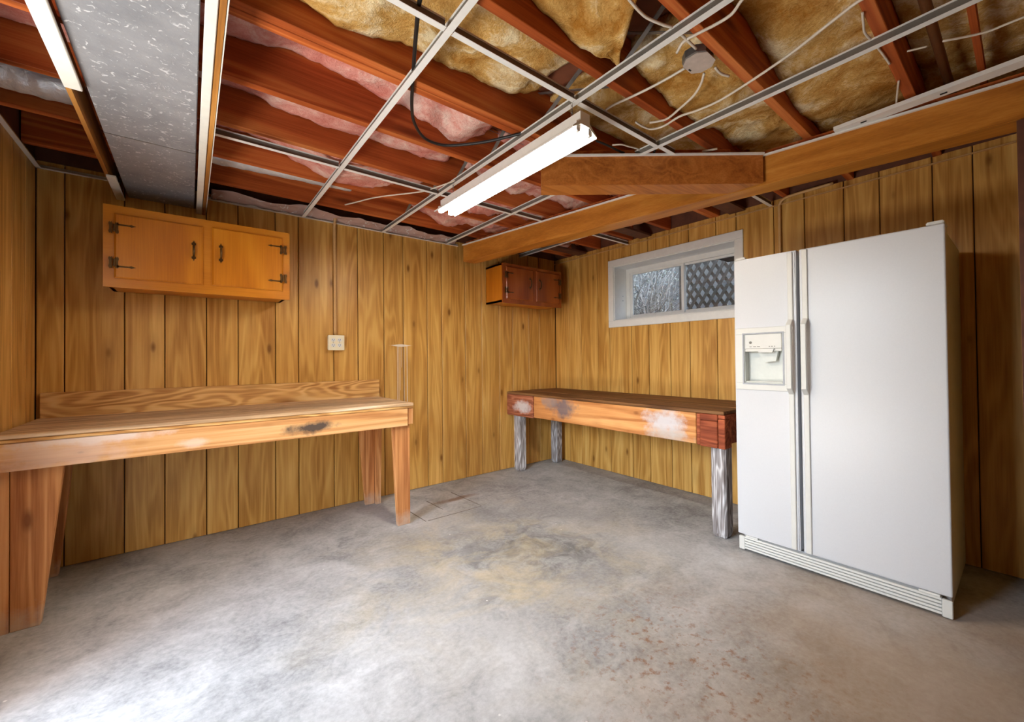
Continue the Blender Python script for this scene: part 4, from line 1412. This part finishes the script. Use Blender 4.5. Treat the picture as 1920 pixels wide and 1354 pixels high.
for i in range(5):
    z = 0.014 + i * 0.0155
    bm = bmesh.new()
    q = [(FX + 0.004, z), (FX + 0.005, z + 0.0095), (FX + 0.0255, z + 0.013), (FX + 0.0255, z + 0.002)]
    add_prism(bm, [Vector((x, -3.2895, zz)) for x, zz in q], [Vector((x, -2.4455, zz)) for x, zz in q])
    mesh_obj('grille_slat', bm, M['fridge_trim'], fr)
for (y0_, y1_) in ((-2.52, -2.452), (-3.286, -3.215)):
    box('hinge_bracket', FX + 0.003, FX + 0.05, y0_, y1_, 0.0865, 0.097, M['white'], fr, 0.002)
for y in (-2.47, -3.27):
    bm = bmesh.new()
    add_tube(bm, [Vector((-0.66, y, 0.0)), Vector((-0.66, y, 0.032))], 0.02, 12)
    mesh_obj('foot', bm, M['black'], fr)
    bm = bmesh.new()
    add_tube(bm, [Vector((-0.12, y, 0.0)), Vector((-0.12, y, 0.032))], 0.02, 12)
    mesh_obj('foot', bm, M['black'], fr)

# ------------------------------------------------------------------ outside the window
lat = empty('lattice_panel', (0.95, -2.0, 1.44), 'weathered wooden lattice panel outside the window', 'lattice')
ly_a, ly_b, lz_a, lz_b = -2.75, -1.09, 1.45, 2.25
sp_ = 0.095
for d in (1, -1):
    c = -2.4
    while c < 2.4:
        # line y = y_mid + s , z = z0 + slope*d*(s) clipped to the panel; lattice slats are steep
        pts = []
        sl = 1.55
        for tt in range(0, 61):
            z = lz_a + (lz_b - lz_a) * tt / 60
            y = -2.0 + c + d * (z - 1.85) / sl
            if ly_a <= y <= ly_b:
                pts.append(Vector((0.95 + 0.008 * d, y, z)))
        if len(pts) > 4:
            p, q = pts[0], pts[-1]
            dr = (q - p).normalized()
            nn = Vector((0, -dr.z, dr.y)) * 0.016
            tk = Vector((0.0035, 0, 0))
            bm = bmesh.new()
            add_prism(bm, [p + nn - tk, p - nn - tk, p - nn + tk, p + nn + tk], [q + nn - tk, q - nn - tk, q - nn + tk, q + nn + tk])
            mesh_obj('slat', bm, M['lattice'], lat)
        c += sp_
boxes('lattice_frame', [(0.93, 0.97, ly_b, ly_b + 0.04, 1.44, 2.3), (0.93, 0.97, ly_a - 0.04, ly_a, 1.44, 2.3), (0.93, 0.97, ly_a, ly_b, 2.25, 2.3)], M['lattice'], lat)
o = box('deck_board', 0.42, 0.60, -3.2, -1.75, 2.06, 2.10, M['lattice'])
o2 = box('support', 0.45, 0.49, -3.1, -3.06, 1.44, 2.06, M['lattice'], o)
o3 = box('support', 0.45, 0.49, -2.4, -2.36, 1.44, 2.06, M['lattice'], o)
tag(o, 'grey deck board seen through the window above the lattice', 'board')


def shrub(cx, cy, label, n, seed, spread=0.55, hgt=1.3, ymin=-9.0):
    rnd = random.Random(seed)
    t = empty('shrub', (cx, cy, 1.44), label, 'shrub')
    bm = bmesh.new()
    lf = bmesh.new()
    for i in range(n):
        p = Vector((cx + rnd.uniform(-0.2, 0.2), cy + rnd.uniform(-0.35, 0.35), 1.43))
        d = Vector((rnd.uniform(-0.25, 0.25), rnd.uniform(-1, 1) * spread, rnd.uniform(0.5, 1.1))).normalized()
        pts = [p.copy()]
        for s in range(5):
            d = (d + Vector((rnd.uniform(-1, 1), rnd.uniform(-1, 1), rnd.uniform(-0.7, 0.7))) * 0.5).normalized()
            p = p + d * hgt * 0.16
            p.x = max(min(p.x, cx + 0.32), cx - 0.32)
            p.y = max(p.y, ymin)
            pts.append(p.copy())
            for q in range(2):
                c = p + Vector((rnd.uniform(-1, 1), rnd.uniform(-1, 1), rnd.uniform(-1, 1))) * 0.07
                c.x = max(min(c.x, cx + 0.36), cx - 0.36)
                c.y = max(c.y, ymin)
                if c.z < 1.46:
                    continue
                a = Vector((rnd.uniform(-1, 1), rnd.uniform(-1, 1), rnd.uniform(-1, 1))).normalized()
                b_ = a.cross(Vector((rnd.uniform(-1, 1), rnd.uniform(-1, 1), 0.3))).normalized()
                s1, s2 = rnd.uniform(0.012, 0.026), rnd.uniform(0.005, 0.010)
                lf.faces.new([lf.verts.new(c - a * s1), lf.verts.new(c + b_ * s2), lf.verts.new(c + a * s1), lf.verts.new(c - b_ * s2)])
        add_tube(bm, pts, [0.008 - 0.001 * k_ for k_ in range(len(pts))], 4)
    mesh_obj('stems', bm, M['twig'], t)
    o = mesh_obj('leaves', lf, M['leaf'], t)
    o['kind'] = 'stuff'


bm = bmesh.new()
gx = [(1.0, 1.44), (1.9, 1.5), (2.5, 2.6), (3.0, 3.9), (3.4, 5.0)]
vv = []
for i in range(31):
    y = -5.5 + 8.0 * i / 30
    vv.append([bm.verts.new((x + 0.12 * noise.noise(Vector((y * 2, z * 2, 1))), y, z + 0.1 * noise.noise(Vector((y * 3, x, 4))))) for x, z in gx])
for a, b_ in zip(vv[:-1], vv[1:]):
    for k_ in range(len(gx) - 1):
        bm.faces.new((a[k_], a[k_ + 1], b_[k_ + 1], b_[k_]))
o = mesh_obj('ground', bm, M['soil'], smooth=True)
tag(o, 'grey earth bank rising outside the small window', 'ground', kind='structure')
shrub(0.95, -0.45, 'dense grey twiggy shrub close outside the left window pane', 170, 3, 0.6, 1.15, -1.0)
shrub(1.55, -2.05, 'grey leafy shrub growing behind the lattice', 90, 5, 0.4, 0.7)
shrub(1.95, 0.35, 'grey leafy shrub on the bank beyond the twiggy one', 90, 8, 0.4, 0.8)
